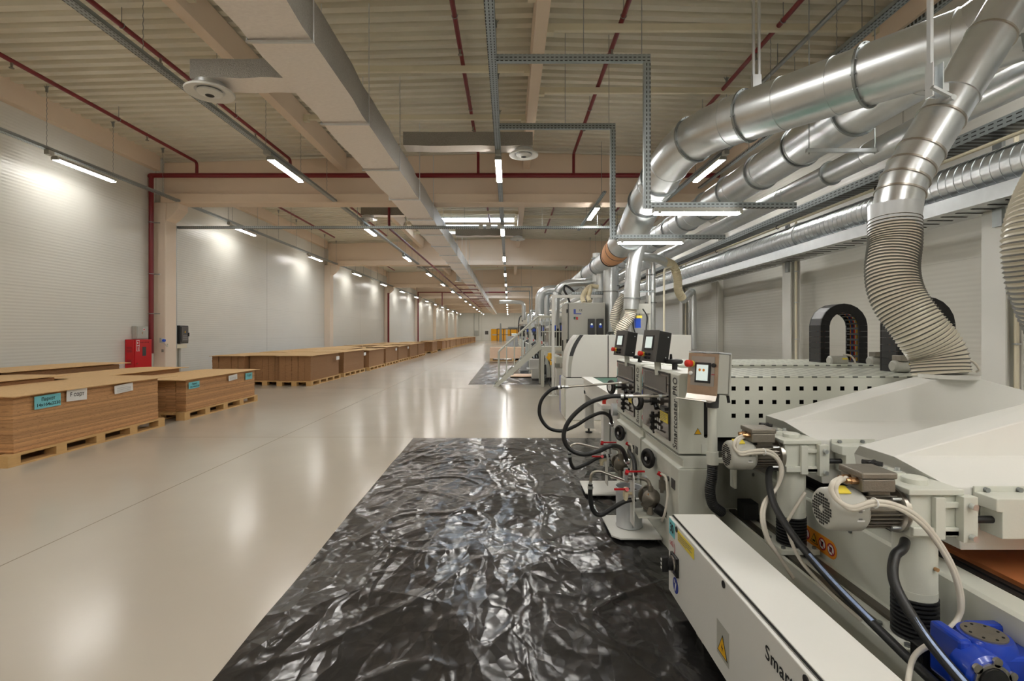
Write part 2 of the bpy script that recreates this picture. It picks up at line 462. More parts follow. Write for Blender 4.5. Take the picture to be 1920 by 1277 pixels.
# cream ties between the long beams
for base in BY[:-4]:
    for dy in (-10.2, -8.3, -6.4, -4.5, -2.6):
        for (x0, x1), dd in (((-4.2, RX-.1), 0), ((RX+.1, 5.4), .75)):
            if dd and dy not in (-10.2, -6.4, -4.5): continue
            y = base+dy+dd
            if y < 1: continue
            mb = MB(); z = 5.84
            mb.box(x0, x1, y-.03, y+.03, z-.05, z+.05)
            for xx in (x0, x1-.1): mb.box(xx, xx+.1, y-.05, y+.05, z-.09, z+.0)
            struct(mb.build('ceiling_tie', 'cream_paint'))
for k, y in enumerate(BY):
    for side, xa, xb in (('left', XL, -8.80), ('right', 5.36, XR)):
        mb = MB(); mb.box(xa, xb, y-.02, y+.42, 0, 4.76)
        e = 1 if side == 'left' else -1; xi = xb if side == 'left' else xa
        mb.prism([(xi, 4.76), (xi+e*.32, 4.76), (xi+e*.32, 4.6), (xi+e*.12, 4.38), (xi, 4.3)], y, y+.4)
        struct(mb.build('column', 'column_paint' if side == 'left' else 'wall_panel', bev=.015))
# conduit brackets and hole cover on the second column
# ------------------------------------------------------------------ lamps and their channels
def make_lamp(L=1.44, name='batten_lamp', label='', cat='lamp'):
    t = thing(name, label, cat, (0, 0, 0))
    mb = MB(); mb.prism([(-.06, .0), (.06, .0), (.045, .055), (-.045, .055)], 0, L)
    mb.build('housing', 'machine_grey', t)
    mb = MB(); mb.prism([(-.055, .0), (-.05, -.022), (.05, -.022), (.055, .0)], .02, L-.02)
    mb.build('diffuser', 'lamp_light', t)
    for y in (.02, L-.06): MB().box(-.065, .065, y-.02, y+.02, -.02, .03).build('end_cap', 'machine_grey', t)
    return t
ROWS = [(-8.48, 'left wall'), (-4.46, 'second from the left wall'), (-.2, 'middle of the hall'), (4.0, 'right wall beside the ducts')]
LROW = ['in the row along the left wall', 'in the row between left wall and foil duct', 'in the row down the middle of the hall', 'in the row by the round ducts on the right']
proto = None; LZ = 4.67; soft = None
nth = ['nearest visible', 'second', 'third', 'fourth']
for r, (x, nm) in enumerate(ROWS):
    for k in range(-2, 14):
        y = 9.45+6.04*k
        if y > 88: continue
        i = k if r in (0, 3) else k+1
        if i < 0: lab = 'ceiling light behind the viewpoint, '+LROW[r]; g = 'ceiling lights behind the camera'
        elif i < 4: lab = 'glowing tube light, %s %s' % (nth[i], LROW[r]); g = 'tube lights hung under the channels'
        else: lab = 'small far glowing tube light %s' % LROW[r]; g = 'far tube lights '+LROW[r]
        if proto is None:
            proto = make_lamp(label=lab); proto['group'] = g; proto.location = (x, y, LZ)
        else:
            q = dup(proto, (x, y, LZ), lab, g)
            if r == 0:   # weaker tubes close to the left wall
                for c in q.children:
                    if c.name.startswith('diffuser'):
                        if soft is None: soft = c.data.copy(); soft.materials[0] = M['lamp_light_soft']
                        c.data = soft
    # slotted channel with its hangers
    chans = ['slotted grey channel carrying the tube lights '+q for q in ('along the left wall', 'between left wall and foil duct', 'down the middle of the hall', 'beside the round ducts')]
    t = thing('cable_channel', chans[r], 'cable tray', (x, 0, 4.78), 'slotted lighting channels')
    mb = MB(); w = .055; z = 4.78
    mb.box(x-w, x+w, YB, 89, z, z+.004); mb.box(x-w, x-w+.004, YB, 89, z, z+.05); mb.box(x+w-.004, x+w, YB, 89, z, z+.05)
    mb.build('channel', 'slotted_y', t)
    y = 1.5
    while y < 88:
        mb = MB(); zt = roof(x)+.02; amp = .005
        if y < 26:
            n = int((zt-4.83)/.03)
            mb.tube([(x+amp*math.cos(i*1.9), y+amp*math.sin(i*1.9), 4.83+(zt-4.83)*i/n) for i in range(n+1)], .0045, 5)
            mb.box(x-.02, x+.02, y-.01, y+.01, zt-.14, zt-.03)
            mb.tube([(x-.05, y, zt-.02), (x-.01, y, zt-.1), (x+.04, y, zt-.03)], .008, 5)
        else: mb.cyl((x, y, 4.83), (x, y, zt), .006, n=5)
        mb.build('hanger_chain', 'galvanised_dull', t)
        y += 1.56 if y < 40 else 6.04
    mb = MB()
    for k in range(-1, 7):
        yy = 9.45+6.04*k; mb.box(x-.045, x+.045, yy-.16, yy-.04, 4.70, 4.78)
    mb.each('junction_box', 'machine_grey', t)
for x, y in ((1.9, -1.0), (1.9, -3.6), (3.9, -1.2), (3.9, -4.2)): dup(proto, (x, y, LZ), 'added unseen fill light behind the viewpoint, between the regular rows', 'ceiling lights behind the camera')  # added fill lamps, out of view, brightening the foreground and right wall
# stray lamp in the second bay on its own short channel
dup(proto, (2.27, 12.9, 4.62), 'lone glowing tube light left of the large round duct elbow', 'tube lights hung under the channels')
t = thing('cable_channel', 'short slotted channel above the lone tube light near the duct elbow', 'cable tray', (2.27, 0, 4.75))
mb = MB(); mb.box(2.23, 2.31, 12.0, 16.5, 4.74, 4.78); mb.build('channel', 'slotted_y', t)
mb = MB(); [mb.cyl((2.27, y, 4.78), (2.27, y, 6.1), .006, n=5) for y in (12.4, 14.8)]; mb.each('hanger_wire', 'galvanised_dull', t)
# dropped frames that carry the lamps over the machines
proto_s = make_lamp(1.05, label='tube light under the nearest dropped frame, right of the big duct')
proto_s['group'] = 'tube lights on dropped frames'
for n, (y, lab) in enumerate(((6.1, 'nearest'), (8.1, 'second'), (36.5, 'third, far'), (40.2, 'farthest'))):
    t = thing('lamp_gantry', lab+' slotted frame dropping from the middle channel to a lamp', 'lamp frame', (1.66, y, 4.73), 'dropped lamp frames')
    mb = MB(); a = .085 if n < 2 else .07; z = 4.76; xr = 3.45; zl = 2.92
    mb.box(-.15, 1.70, y-.03, y+.03, z-a, z); mb.build('top_bar', 'slotted_x', t)
    mb = MB(); mb.box(1.62, 1.70, y-.03, y+.03, zl, z-a); mb.build('drop_bar', 'slotted_z', t)
    mb = MB(); mb.box(1.70, xr, y-.03, y+.03, zl, zl+.065); mb.build('lower_bar', 'slotted_x', t)
    mb = MB(); mb.cyl((.9, y, z), (.9, y, roof(.9)), .005, n=5); mb.cyl((1.6, y, z), (1.6, y, roof(1.6)), .005, n=5); mb.each('hanger_wire', 'galvanised_dull', t)
    L = 1.05
    if n == 0: q = proto_s; q.location = (1.74+L, y-.0, zl-.055)
    else: q = dup(proto_s, (1.74+L, y, zl-.055), 'tube light under the %s dropped frame' % lab)
    q.rotation_euler = (0, 0, PI/2)
# ------------------------------------------------------------------ red sprinkler pipes
t = thing('sprinkler_main', 'dark red main pipe running across the first beam', 'pipe', (0, 12.75, 5.4))
mb = MB(); mb.cyl((-9.0, 12.75, 5.38), (5.3, 12.75, 5.38), .058, n=14); mb.build('pipe', 'red_pipe', t)
mb = MB(); mb.cyl((-9.0, 12.75, 5.38), (-9.0, 12.75, .9), .055, n=14); mb.torus((-9.0, 12.75, 5.36), (0, 1, 0), .02, .058); mb.build('riser', 'red_pipe', t)
mb = MB()
for z in (1.9, 2.9, 4.2): mb.torus((-9.0, 12.75, z), (0, 0, 1), .06, .01); mb.box(-9.0, -8.82, 12.8, 12.82, z-.01, z+.01)
mb.build('pipe_clamp', 'galvanised_dull', t)
bl = {-7.85: 'leftmost', -5.5: 'second from left', -.77: 'just left of the middle lamp row', 1.63: 'right of the ridge beam', 3.9: 'rightmost, above the large round duct'}
for x, q in bl.items():
    t = thing('sprinkler_branch', 'dark red sprinkler pipe under the near ceiling, '+q, 'pipe', (x, 0, 5.78), 'near sprinkler branch pipes')
    zt = roof(x)-.26
    mb = MB(); mb.tube(fillet([(x, -5, zt), (x, 12.75, zt), (x, 12.75, 5.43)], .1), .036, 10); mb.build('pipe', 'red_pipe', t)
    for y in (2.0, 5.0, 8.0, 11.0):
        mb = MB(); mb.cyl((x, y, zt-.03), (x, y, zt-.11), .02, .014, n=8); mb.cyl((x, y, zt-.11), (x, y, zt-.12), .035, n=10); mb.build('sprinkler_head', 'cast_metal', t)
    for y in (3.2, 7.2, 10.2): mb = MB(); mb.cyl((x, y, zt), (x, y, roof(x)), .006, n=5); mb.torus((x, y, zt), (0, 1, 0), .04, .006, 12, 6); mb.build('pipe_hanger', 'galvanised_dull', t)
for k, y0 in enumerate((14.2, 26.2)):
    for x in (-7.85, -5.5, -.77, 1.63, 3.9):
        zt = roof(x)-.26; mb = MB(); mb.cyl((x, y0, zt), (x, y0+8.6, zt), .036, n=8)
        tag(mb.build('sprinkler_branch', 'red_pipe', loc=(x, y0, zt)), 'short dark red pipe under the ceiling beyond the %s beam' % ('first', 'second')[k], 'pipe', 'sprinkler pipes beyond the %s beam' % ('first', 'second')[k])
t = thing('sprinkler_main', 'dark red pipe dropping beside the foil duct and following it away', 'pipe', (-3.25, 13.3, 4.4))
mb = MB(); mb.tube(fillet([(-3.25, 13.75, 5.5), (-3.25, 13.75, 4.26), (-3.25, 60, 4.26)], .2), .036, 10); mb.build('pipe', 'red_pipe', t)
for y in [30+3*k for k in range(9)]:
    mb = MB(); mb.tube(fillet([(-3.25, y, 4.24), (-2.0, y, 4.24), (-2.0, y, 4.12)], .05), .025, 6); mb.build('branch_pipe', 'red_pipe', t)
t = thing('sprinkler_main', 'far dark red pipe frame on the fourth beam at left', 'pipe', (-8.7, 48.6, 4.5))
mb = MB(); mb.tube([(-8.7, 48.6, .3), (-8.7, 48.6, 5.3), (0, 48.6, 5.3)], .07, 8); mb.build('pipe', 'red_pipe', t)
mb = MB(); mb.cyl((-6.4, 48.6, 5.3), (-6.4, 48.6, 4.0), .05, n=8); mb.build('drop_pipe', 'red_pipe', t)
mb = MB(); mb.cyl((-8.72, 36.7, .3), (-8.72, 36.7, 4.3), .07, n=8)
tag(mb.build('standpipe', 'red_pipe', loc=(-8.72, 36.7, .3)), 'dark red upright pipe against the far left column', 'pipe')
# ------------------------------------------------------------------ foil clad rectangular duct
t = thing('foil_duct', 'long silver foil clad rectangular air duct under the ceiling', 'air duct', (-2.24, 0, 4.3))
x0, x1, z0, z1 = -2.56, -1.95, 4.32, 4.74
ys = [-5.0]
while ys[-1] < 80: ys.append(ys[-1]+.49)
rs = []
for i, y in enumerate(ys):
    j = lambda a: random.uniform(-a, a)
    puff = .012 if i % 4 else -.004
    jit = .008 if y < 20 else 0
    rs.append([(x0-puff+j(jit), y, z0-puff*.6+j(jit)), (x1+puff+j(jit), y, z0-puff*.6+j(jit)), (x1+puff+j(jit), y, z1), (x0-puff, y, z1)])
mb = MB(); n = len(rs)
vs = [p for r in rs for p in r]
for i in range(n-1):
    pass
fs = []; mi = []
for i in range(n-1):
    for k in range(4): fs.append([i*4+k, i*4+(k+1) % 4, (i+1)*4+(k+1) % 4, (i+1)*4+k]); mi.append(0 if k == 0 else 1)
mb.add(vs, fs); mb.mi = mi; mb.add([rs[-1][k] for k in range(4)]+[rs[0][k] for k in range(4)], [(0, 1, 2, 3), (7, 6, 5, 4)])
mb.build('duct_body', ['foil', 'foil_shaded'], t)
y = 3.0
while y < 62:
    mb = MB(); mb.box(x0-.03, x1+.03, y, y+.03, z0-.04, z0-.02); mb.cyl((x0-.02, y+.015, z0-.03), (x0-.02, y+.015, 5.95), .007, n=5); mb.cyl((x1+.025, y+.015, z0-.03), (x1+.025, y+.015, 5.95), .007, n=5)
    mb.build('support_strap', 'galvanised', t); y += 1.98
def diffuser(x, y, z, lab, top):
    d = thing('air_diffuser', lab, 'air vent', (x, y, z), 'round ceiling air diffusers')
    mb = MB(); mb.lathe((x, y, z), (0, 0, 1), [(0, .27), (.02, .275), (.04, .25), (.045, .2)], 32, caps=False); mb.lathe((x, y, z), (0, 0, 1), [(.0, .255), (.0, .27)], 32, caps=False); mb.lathe((x, y, z), (0, 0, 1), [(.05, .12), (.002, .23), (.0, .255)], 32, caps=False)
    mb.build('outer_ring', 'machine_white', d)
    mb = MB(); mb.lathe((x, y, z), (0, 0, 1), [(-.025, .05), (.0, .135), (.02, .14), (.04, .12)], 32, caps=False); mb.build('inner_cone', 'machine_white', d)
    mb = MB(); mb.lathe((x, y, z), (0, 0, 1), [(-.02, .001), (-.02, .055), (-.012, .055)], 20); mb.build('core', 'black_plastic', d)
    mb = MB(); mb.lathe((x, y, z), (0, 0, 1), [(.03, .17), (top, .17)], 24); mb.build('neck', 'galvanised', d)
    return d
def branch(xa, xb, y, z, lab, w=.3, h=.24):
    mb = MB(); n = 10; rs = []
    for i in range(n+1):
        x = xa+(xb-xa)*i/n; q = random.uniform(-.008, .008)
        rs.append([(x, y-q, z+q), (x, y+w, z+q), (x, y+w, z+h), (x, y-q, z+h)])
    for i in range(n):
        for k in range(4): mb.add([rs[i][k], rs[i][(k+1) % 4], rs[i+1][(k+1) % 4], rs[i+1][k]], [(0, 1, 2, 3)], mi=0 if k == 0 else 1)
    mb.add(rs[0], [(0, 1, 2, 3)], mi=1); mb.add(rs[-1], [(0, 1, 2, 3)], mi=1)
    b_ = mb.build('branch_duct', ['foil', 'foil_shaded'], loc=((xa+xb)/2, y, z)); tag(b_, lab, 'air duct', 'foil clad branch ducts')
    return b_
branch(-2.57, -3.75, 5.95, 4.42, 'foil branch duct reaching left to the nearest air diffuser', .38, .22)
diffuser(-3.6, 6.1, 4.30, 'nearest round air diffuser, left of the foil duct', .12)
branch(-1.94, .44, 9.3, 4.86, 'foil branch duct crossing to the diffuser by the ridge beam', .34, .25)
diffuser(.28, 9.5, 4.74, 'round air diffuser right of the foil duct, before the first beam', .12)
branch(-2.57, -4.5, 15.4, 5.0, 'foil branch duct beyond the first beam, left side')
diffuser(-4.3, 15.5, 4.88, 'round air diffuser beyond the first beam, left side', .12)
branch(-1.94, .5, 18.4, 4.95, 'foil branch duct beyond the first beam, right side')
diffuser(.32, 18.55, 4.83, 'round air diffuser beyond the first beam, right side', .12)
branch(-2.57, -4.9, 27.0, 4.9, 'foil branch duct beyond the second beam')
diffuser(-4.7, 27.1, 4.78, 'round air diffuser beyond the second beam', .12)
diffuser(-3.4, 34.5, 4.9, 'far round air diffuser beside the foil duct', 1)
# cross channel and breaker
t = thing('cable_channel', 'slotted channel crossing the hall just beyond the first beam', 'cable tray', (0, 13.75, 4.25))
mb = MB(); mb.box(-8.98, 4.4, 13.66, 13.80, 4.24, 4.30); mb.build('channel', 'slotted_x', t)
mb = MB(); mb.box(-9.05, -8.92, 13.5, 13.62, 1.0, 4.3); mb.build('drop_channel', 'slotted_z', t)
mb = MB(); [mb.cyl((x, 13.73, 4.3), (x, 13.73, roof(x)), .005, n=5) for x in (-7.6, -5.9, -4.1, -2.8, -1.2, .9, 2.4, 3.9)]; mb.each('hanger_wire', 'galvanised_dull', t)
mb = MB(); [mb.cbox((x, 13.64, 4.27), (.12, .05, .1)) for x in (-.75, -.55, -.25)]; mb.each('junction_box', 'machine_grey', t)
t = thing('breaker_box', 'grey wall breaker box with smoked door and warning triangle', 'electrical box', (-8.95, 13.85, 1.2))
mb = MB(); mb.box(-9.09, -8.9, 13.72, 14.08, 1.13, 1.62); mb.build('case', 'dark_grey', t, bev=.012)
mb = MB(); mb.box(-8.9, -8.88, 13.75, 14.05, 1.17, 1.58); mb.build('door', 'panel_grey', t, bev=.006)
mb = MB(); mb.box(-8.9, -8.86, 14.02, 14.06, 1.32, 1.42); mb.build('latch', 'black_plastic', t)
mb = MB(); [mb.box(-8.88, -8.876, 13.8, 14.0, z, z+.03) for z in (1.22, 1.27, 1.32)]; mb.build('label_strips', 'ink_grey', t)
triangle_sign((-8.879, 13.86, 1.42), (0, 1, 0), (0, 0, 1), .08, t)
mb = MB(); mb.box(-9.09, -8.93, 13.5, 14.05, 1.0, 1.11); mb.build('cable_box', 'cream_paint', t); 
mb = MB(); mb.box(-9.09, -9.05, 13.92, 13.98, .0, 1.0); mb.build('conduit', 'machine_grey', t)
t = thing('fire_hose_cabinet', 'red fire hose cabinet with small window on the left wall', 'fire cabinet', (-9.0, 12.3, .6))
mb = MB(); mb.box(-9.09, -8.88, 12.0, 12.60, .55, 1.26); mb.build('case', 'red_paint', t, bev=.006)
mb = MB(); mb.box(-8.88, -8.865, 12.02, 12.54, .57, 1.245); mb.build('door', 'red_paint', t, bev=.004)
mb = MB(); mb.box(-8.865, -8.86, 12.26, 12.38, .86, 1.08); mb.build('window', 'dark_grey', t)
mb = MB(); [mb.box(-8.865, -8.861, 12.2+.05*i, 12.22+.05*i, 1.18, 1.195) for i in range(6)]; mb.build('vent_holes', 'void_black', t)
q = MB(); q.box(-8.865, -8.862, 12.06, 12.16, .98, 1.24); q = q.build('sign', 'paper', t)
for z in (1.12, .99):
    mb = MB(); mb.box(-8.862, -8.860, 12.07, 12.15, z, z+.11); pl = mb.build('pictogram', 'red_paint', q)
mb = MB(); mb.box(-8.86, -8.858, 12.1, 12.12, 1.0, 1.08); mb.box(-8.86, -8.858, 12.08, 12.11, 1.15, 1.2); mb.build('pictogram', 'paper', q)
mb = MB(); mb.cyl((-8.865, 12.08, .68), (-8.85, 12.08, .68), .012); mb.build('lock', 'brass', t)
mb = MB()
for z in (.66, .96):
    for i in range(4): mb.box(-9.05, -8.93, 11.996, 12.0, z+i*.035, z+i*.035+.012)
mb.build('louvres', 'red_pipe', t)
t = thing('first_aid_box', 'pale metal first aid box with red cross above the fire cabinet', 'first aid box', (-9.05, 12.4, 1.3))
mb = MB(); mb.box(-9.09, -8.98, 12.22, 12.62, 1.27, 1.58); mb.build('case', 'machine_grey', t, bev=.005)
mb = MB(); mb.box(-8.98, -8.972, 12.24, 12.60, 1.285, 1.565); d = mb.build('door', 'machine_grey', t)
mb = MB(); mb.cyl((-8.972, 12.46, 1.5), (-8.969, 12.46, 1.5), .038, n=24); mb.build('badge', 'paper', t)
mb = MB(); mb.box(-8.969, -8.966, 12.435, 12.485, 1.492, 1.508); mb.box(-8.969, -8.966, 12.452, 12.468, 1.475, 1.525); mb.build('red_cross', 'red_paint', t)
mb = MB(); mb.cyl((-8.972, 12.4, 1.42), (-8.96, 12.4, 1.42), .012); mb.box(-8.966, -8.963, 12.395, 12.405, 1.38, 1.41); mb.build('lock', 'brass', t)
t = thing('wall_socket', 'small blue and grey power socket with hanging plug on first column', 'socket', (-8.8, 12.8, 1.2))
mb = MB(); mb.box(-8.8, -8.75, 12.76, 12.88, 1.17, 1.29); mb.build('case', 'machine_grey', t); 
mb = MB(); mb.cyl((-8.75, 12.82, 1.23), (-8.70, 12.82, 1.22), .035, n=16); mb.build('lid', 'blue_display', t)
mb = MB(); mb.tube(spline([(-8.74, 12.84, 1.17), (-8.7, 12.9, 1.08), (-8.74, 13.0, 1.1), (-8.8, 13.05, 1.13)]), .012, 8); mb.build('cable', 'white_cable', t)
mb = MB(); mb.cyl((-8.77, 12.84, 1.0), (-8.77, 12.84, .93), .025, n=12); mb.build('plug', 'cast_metal', t)
# ------------------------------------------------------------------ far end wall
def fx(x, y): return at(x, y, 91.9)
d = MB(); a, b_ = fx(921, 641), fx(945, 617)
d.box(a.x, b_.x+.3, 91.84, 91.97, 0, b_.z); dd = struct(d.build('door_1', 'door_yellow'))
mb = MB(); mb.box(a.x+.2, a.x+1.0, 91.81, 91.84, .95, 1.15); mb.build('window_strip', 'machine_grey', dd)
mb = MB(); c0, c1 = fx(952, 641), fx(974, 620); mb.box(-.2, 1.9, 91.84, 91.97, 0, 2.0); dd2 = struct(mb.build('door_2', 'door_yellow'))
mb = MB(); mb.box(.5, 1.6, 91.81, 91.84, .9, 1.3); mb.build('window_strip', 'screen', dd2)
mb = MB(); mb.box(-.15, 3.4, 91.6, 91.97, 2.25, 2.45); struct(mb.build('trim_1', 'galvanised_dull'))
mb = MB(); p = fx(912, 625); mb.box(p.x-.5, p.x+.5, 91.9, 91.97, 0, 2.05); wd = struct(mb.build('door_3', 'machine_white'))
mb = MB(); mb.box(p.x-.25, p.x+.35, 91.86, 91.9, 1.1, 1.75); mb.build('window_strip', 'panel_grey', wd)
mb = MB(); p0, p1 = fx(889, 588), fx(898, 630)
mb.tube([(p0.x, 91.85, 5.2), (p0.x, 91.85, .9), (p1.x, 91.85, .9), (p1.x, 91.85, 5.2)], .05, 6); mb.box(p0.x+.1, p1.x-.1, 91.8, 91.97, 1.0, 1.8)
tag(mb.build('pipe_loop', 'machine_grey', loc=(p0.x, 91.85, .9)), 'grey box between two thin pipes on the far end wall', 'pipes')
# freestanding dark frame and steel post in front of the yellow doors
t = thing('steel_barrier', 'dark steel frame standing before the yellow doors', 'barrier', (-1.5, 84, 0))
mb = MB()
for x in (-2.0, -.9, .2, 1.3): mb.box(x, x+.12, 84, 84.1, 0, 2.1)
mb.box(-2.0, 1.4, 84, 84.1, 2.0, 2.1); mb.box(-2.0, 1.4, 84, 84.1, 1.05, 1.12); mb.build('frame', 'dark_grey', t)
mb = MB(); mb.prism([(-1.55, 0), (-1.0, 0), (-1.2, 2.9), (-1.4, 2.9)], 80, 80.3)
tag(mb.build('support_post', 'galvanised_dull', loc=(-1.3, 80, 0)), 'tapered grey steel post between the yellow doors', 'post')
# ------------------------------------------------------------------ pallets of boards
def pallet(x1, y0, L, lab, near, grp):
    x0 = x1-.92
    if near:
        t = thing('pallet', lab, 'pallet', (x1-.46, y0+L/2, 0), grp)
        for i in range(5):
            a = x0+i*.195; mb = MB(); mb.box(a, a+.14, y0, y0+L, .108, .128); mb.build('deck_board', 'pallet_wood', t)
        for i in range(3):
            a = x0+i*.39; mb = MB(); mb.box(a, a+.14, y0, y0+L, 0, .02); mb.build('bottom_board', 'pallet_wood', t)
            for k in range(5):
                b0 = y0+k*(L-.14)/4
                mb = MB(); mb.box(a, a+.14, b0, b0+.14, .02, .088); mb.build('block', 'pallet_wood', t)
        for k in range(5):
            b0 = y0+k*(L-.14)/4; mb = MB(); mb.box(x0, x1, b0, b0+.14, .088, .108); mb.build('stringer_board', 'pallet_wood', t)
        return t
    mb = MB(); mb.box(x0, x1, y0, y0+L, .1, .128)
    for i in range(3):
        a = x0+i*.39; mb.box(a, a+.14, y0, y0+L, 0, .02)
        for k in range(5): b0 = y0+k*(L-.14)/4; mb.box(a, a+.14, b0, b0+.14, .02, .1)
    return tag(mb.build('pallet', 'pallet_wood', loc=(x1-.46, y0+L/2, 0)), lab, 'pallet', grp)
board_me = None; far_boards = MB(); nb = 0
def board_piles(x1, y0, ztop, individual, lab):
    global board_me, nb
    for p in range(5):
        a = x1-.04-(p+1)*.164-p*.006; lean = random.uniform(-.012, .012); n = int((ztop-.13)/.0145)
        if p in individual:
            for i in range(n):
                if board_me is None:
                    mb = MB(); mb.box(-.082, .082, 0, 2.23, 0, .0138); q = mb.build('parquet_board', 'board', loc=(0, 0, 0)); board_me = q.data
                else: q = bpy.data.objects.new('parquet_board', board_me); C.objects.link(q)
                q.location = (a+.082+lean*i/n+random.uniform(-.0035, .0035), y0+random.uniform(-.006, .006), .1295+i*.0145)
                tag(q, lab+('topmost brown parquet board of its pile' if i == n-1 else 'brown parquet board, one of many alike stacked on its pallet'), 'board', 'parquet boards stacked on the near pallets'); nb += 1
        else:
            # staggered courses, so the pile keeps the ragged look of single boards
            for i in range(0, n, 1 if y0 < 30 else n):
                k = 1 if y0 < 30 else n
                j = random.uniform(-.004, .004)
                far_boards.box(a+lean*i/n+j, a+.164+lean*i/n+j, y0+j, y0+2.23+j*2, .1295+i*.0145, .1295+(i+k)*.0145-.0008)
def cover(x1, y0, z, w, L, lab, grp, dx=0):
    mb = MB(); nx, ny = 5, 8; vs = []
    def zz(u, v): 
        e = max(abs(u-.5)*2, 0)**6*.012+max(abs(v-.5)*2, 0)**8*.010
        return -e*.5
    for k in (0, .009):
        for j in range(ny+1):
            for i in range(nx+1): vs.append((x1-w+w*i/nx, y0+L*j/ny, z+k+zz(i/nx, j/ny)+.006))
    N_ = (nx+1)*(ny+1); fs = []
    for j in range(ny):
        for i in range(nx):
            a = j*(nx+1)+i; fs += [[a, a+nx+1, a+nx+2, a+1], [a+N_, a+1+N_, a+nx+2+N_, a+nx+1+N_]]
    for j in range(ny):
        a = j*(nx+1); fs.append([a, a+N_, a+nx+1+N_, a+nx+1]); a += nx; fs.append([a, a+nx+1, a+nx+1+N_, a+N_])
    for i in range(nx):
        fs.append([i, i+1, i+1+N_, i+N_]); a = ny*(nx+1)+i; fs.append([a, a+N_, a+1+N_, a+1])
    mb.add(vs, fs); return tag(mb.build('cover_sheet', 'osb', loc=(x1-w/2, y0+L/2, z)), lab, 'wood panel', grp)
rown = ['front row beside the aisle', 'middle row', 'row nearest the left wall']
stacks = [(0, 5.30, .745, [0, 1], 'nearest'), (0, 8.19, .655, [0, 1, 2, 3, 4], 'second')]
for r, y, z, ind, q in stacks:
    pallet(-5.24, y, 2.42 if y < 6 else 2.38, q+' wooden pallet in the '+rown[r], True, 'pallets in the front row')
    board_piles(-5.24, y+.1, z, ind, '')
cover(-5.20, 5.33, .742, 1.22, 2.62, 'speckled cover sheet on the nearest stack beside the aisle', 'cover sheets')
cover(-5.21, 8.12, .652, 1.18, 2.5, 'speckled cover sheet on the second stack beside the aisle', 'cover sheets')
for r, y, z, q in ((1, 4.75, .81, 'nearest'), (1, 7.45, .74, 'second'), (2, 4.8, .84, 'nearest'), (2, 7.25, .84, 'second')):
    x1 = (-5.24, -6.22, -7.12)[r]-(.1 if r == 1 else .2)
    pallet(x1, y, 2.4, q+' wooden pallet in the '+rown[r], False, 'pallets in the back rows')
    board_piles(x1, y+.1, z, [], '')
    cover(x1+.02, y-.02, z, .96 if r == 1 else 1.0, 2.55, q+' speckled cover sheet in the '+rown[r], 'cover sheets')
k = 0
for y in [13.55+2.68*i for i in range(25)]:
    k += 1
    for r in range(3 if y < 32 else 2):
        if y > 32 and random.random() < .12: continue
        x1 = (-5.24, -6.12, -7.0)[r]+(0 if r else random.uniform(-.04, .04)); yy = y+random.uniform(-.06, .06)+(0, .05, -.15)[r]; z = random.choice((.79, .8, .8, .76))
        far = y > 19
        pallet(x1, yy, 2.36, ('far small pallet in the '+rown[r]) if far else 'pallet of the %s group beyond the gap, %s' % (('', 'first', 'second', 'third')[k], rown[r]), False, 'far pallets' if far else 'pallets beyond the gap')
        board_piles(x1, yy+.06, z, [0] if (r == 0 and k == 1 and nb < 262) else [], '')
        cover(x1+.03, yy-.04, z, .95, 2.46, ('far small cover sheet in the '+rown[r]) if far else 'cover sheet of the %s group beyond the gap, %s' % (('', 'first', 'second', 'third')[k], rown[r]), 'far cover sheets' if far else 'cover sheets')
fb = far_boards.build('parquet_boards', 'board_far', loc=(0, 0, 0))
tag(fb, 'all the remaining brown parquet boards piled on the farther pallets', 'boards', 'stacked parquet boards', 'stuff')
print('single boards', nb)
def paper_tag(x, y, z, w, h, m, lab, lines=None, tilt=0, bend=.02):
    t = tag(MB().build('x', 'paper'), lab, 'paper tag', 'paper tags on the stacks'); bpy.data.objects.remove(t)
    up = Vector((bend, 0, 1)).normalized(); r = Vector((0, math.cos(tilt), math.sin(tilt)))
    o = Vector((x, y, z)); q = quadplate(o, r, r.cross(Vector((1, 0, 0))).normalized()*-1 if False else Vector((0, -math.sin(tilt), math.cos(tilt))), w, h, .002).build('paper_tag', m, loc=o)
    tag(q, lab, 'paper tag', 'paper tags on the stacks')
    for i, (txt, sz, fit, dz, bold) in enumerate(lines or []):
        lettering(txt, o+Vector((.003, (w-fit)/2, dz)), r, Vector((0, -math.sin(tilt), math.cos(tilt))), sz, 'ink', q, 'printed_text', .0015, fit=fit)
    return q
# tags hang on the aisle face of the stacks; reading direction runs away from the eye
X1 = -5.262
paper_tag(X1, 5.62, .565, .33, .145, 'turquoise', 'turquoise paper tag with size figures on the nearest stack', [('Паркет', .055, .17, .085, 1), ('14x164x2230', .05, .29, .025, 1)], .02)
paper_tag(X1+.005, 6.02, .60, .29, .15, 'paper', 'white paper tag with large lettering on the nearest stack', [('F сорт', .07, .2, .055, 1)], -.03)
q = paper_tag(X1+.01, 6.75, .60, .33, .11, 'paper', 'white printed list pinned on the nearest stack', [], .05)
mb = MB(); [mb.box(X1+.0125, X1+.0135, 6.79, 7.04, .62+i*.014, .623+i*.014) for i in range(5)]; mb.build('printed_lines', 'ink_grey', q)
paper_tag(X1, 8.33, .49, .29, .11, 'turquoise', 'turquoise paper tag at the near end of the second stack', [('Паркет', .04, .14, .065, 1), ('14x164x2230', .036, .25, .02, 1)], .02)
q = paper_tag(X1+.01, 9.5, .51, .3, .1, 'paper', 'tilted white printed list on the second stack', [], .06)
mb = MB(); [mb.box(X1+.0125, X1+.0135, 9.54, 9.76, .53+i*.014, .533+i*.014) for i in range(4)]; mb.build('printed_lines', 'ink_grey', q)
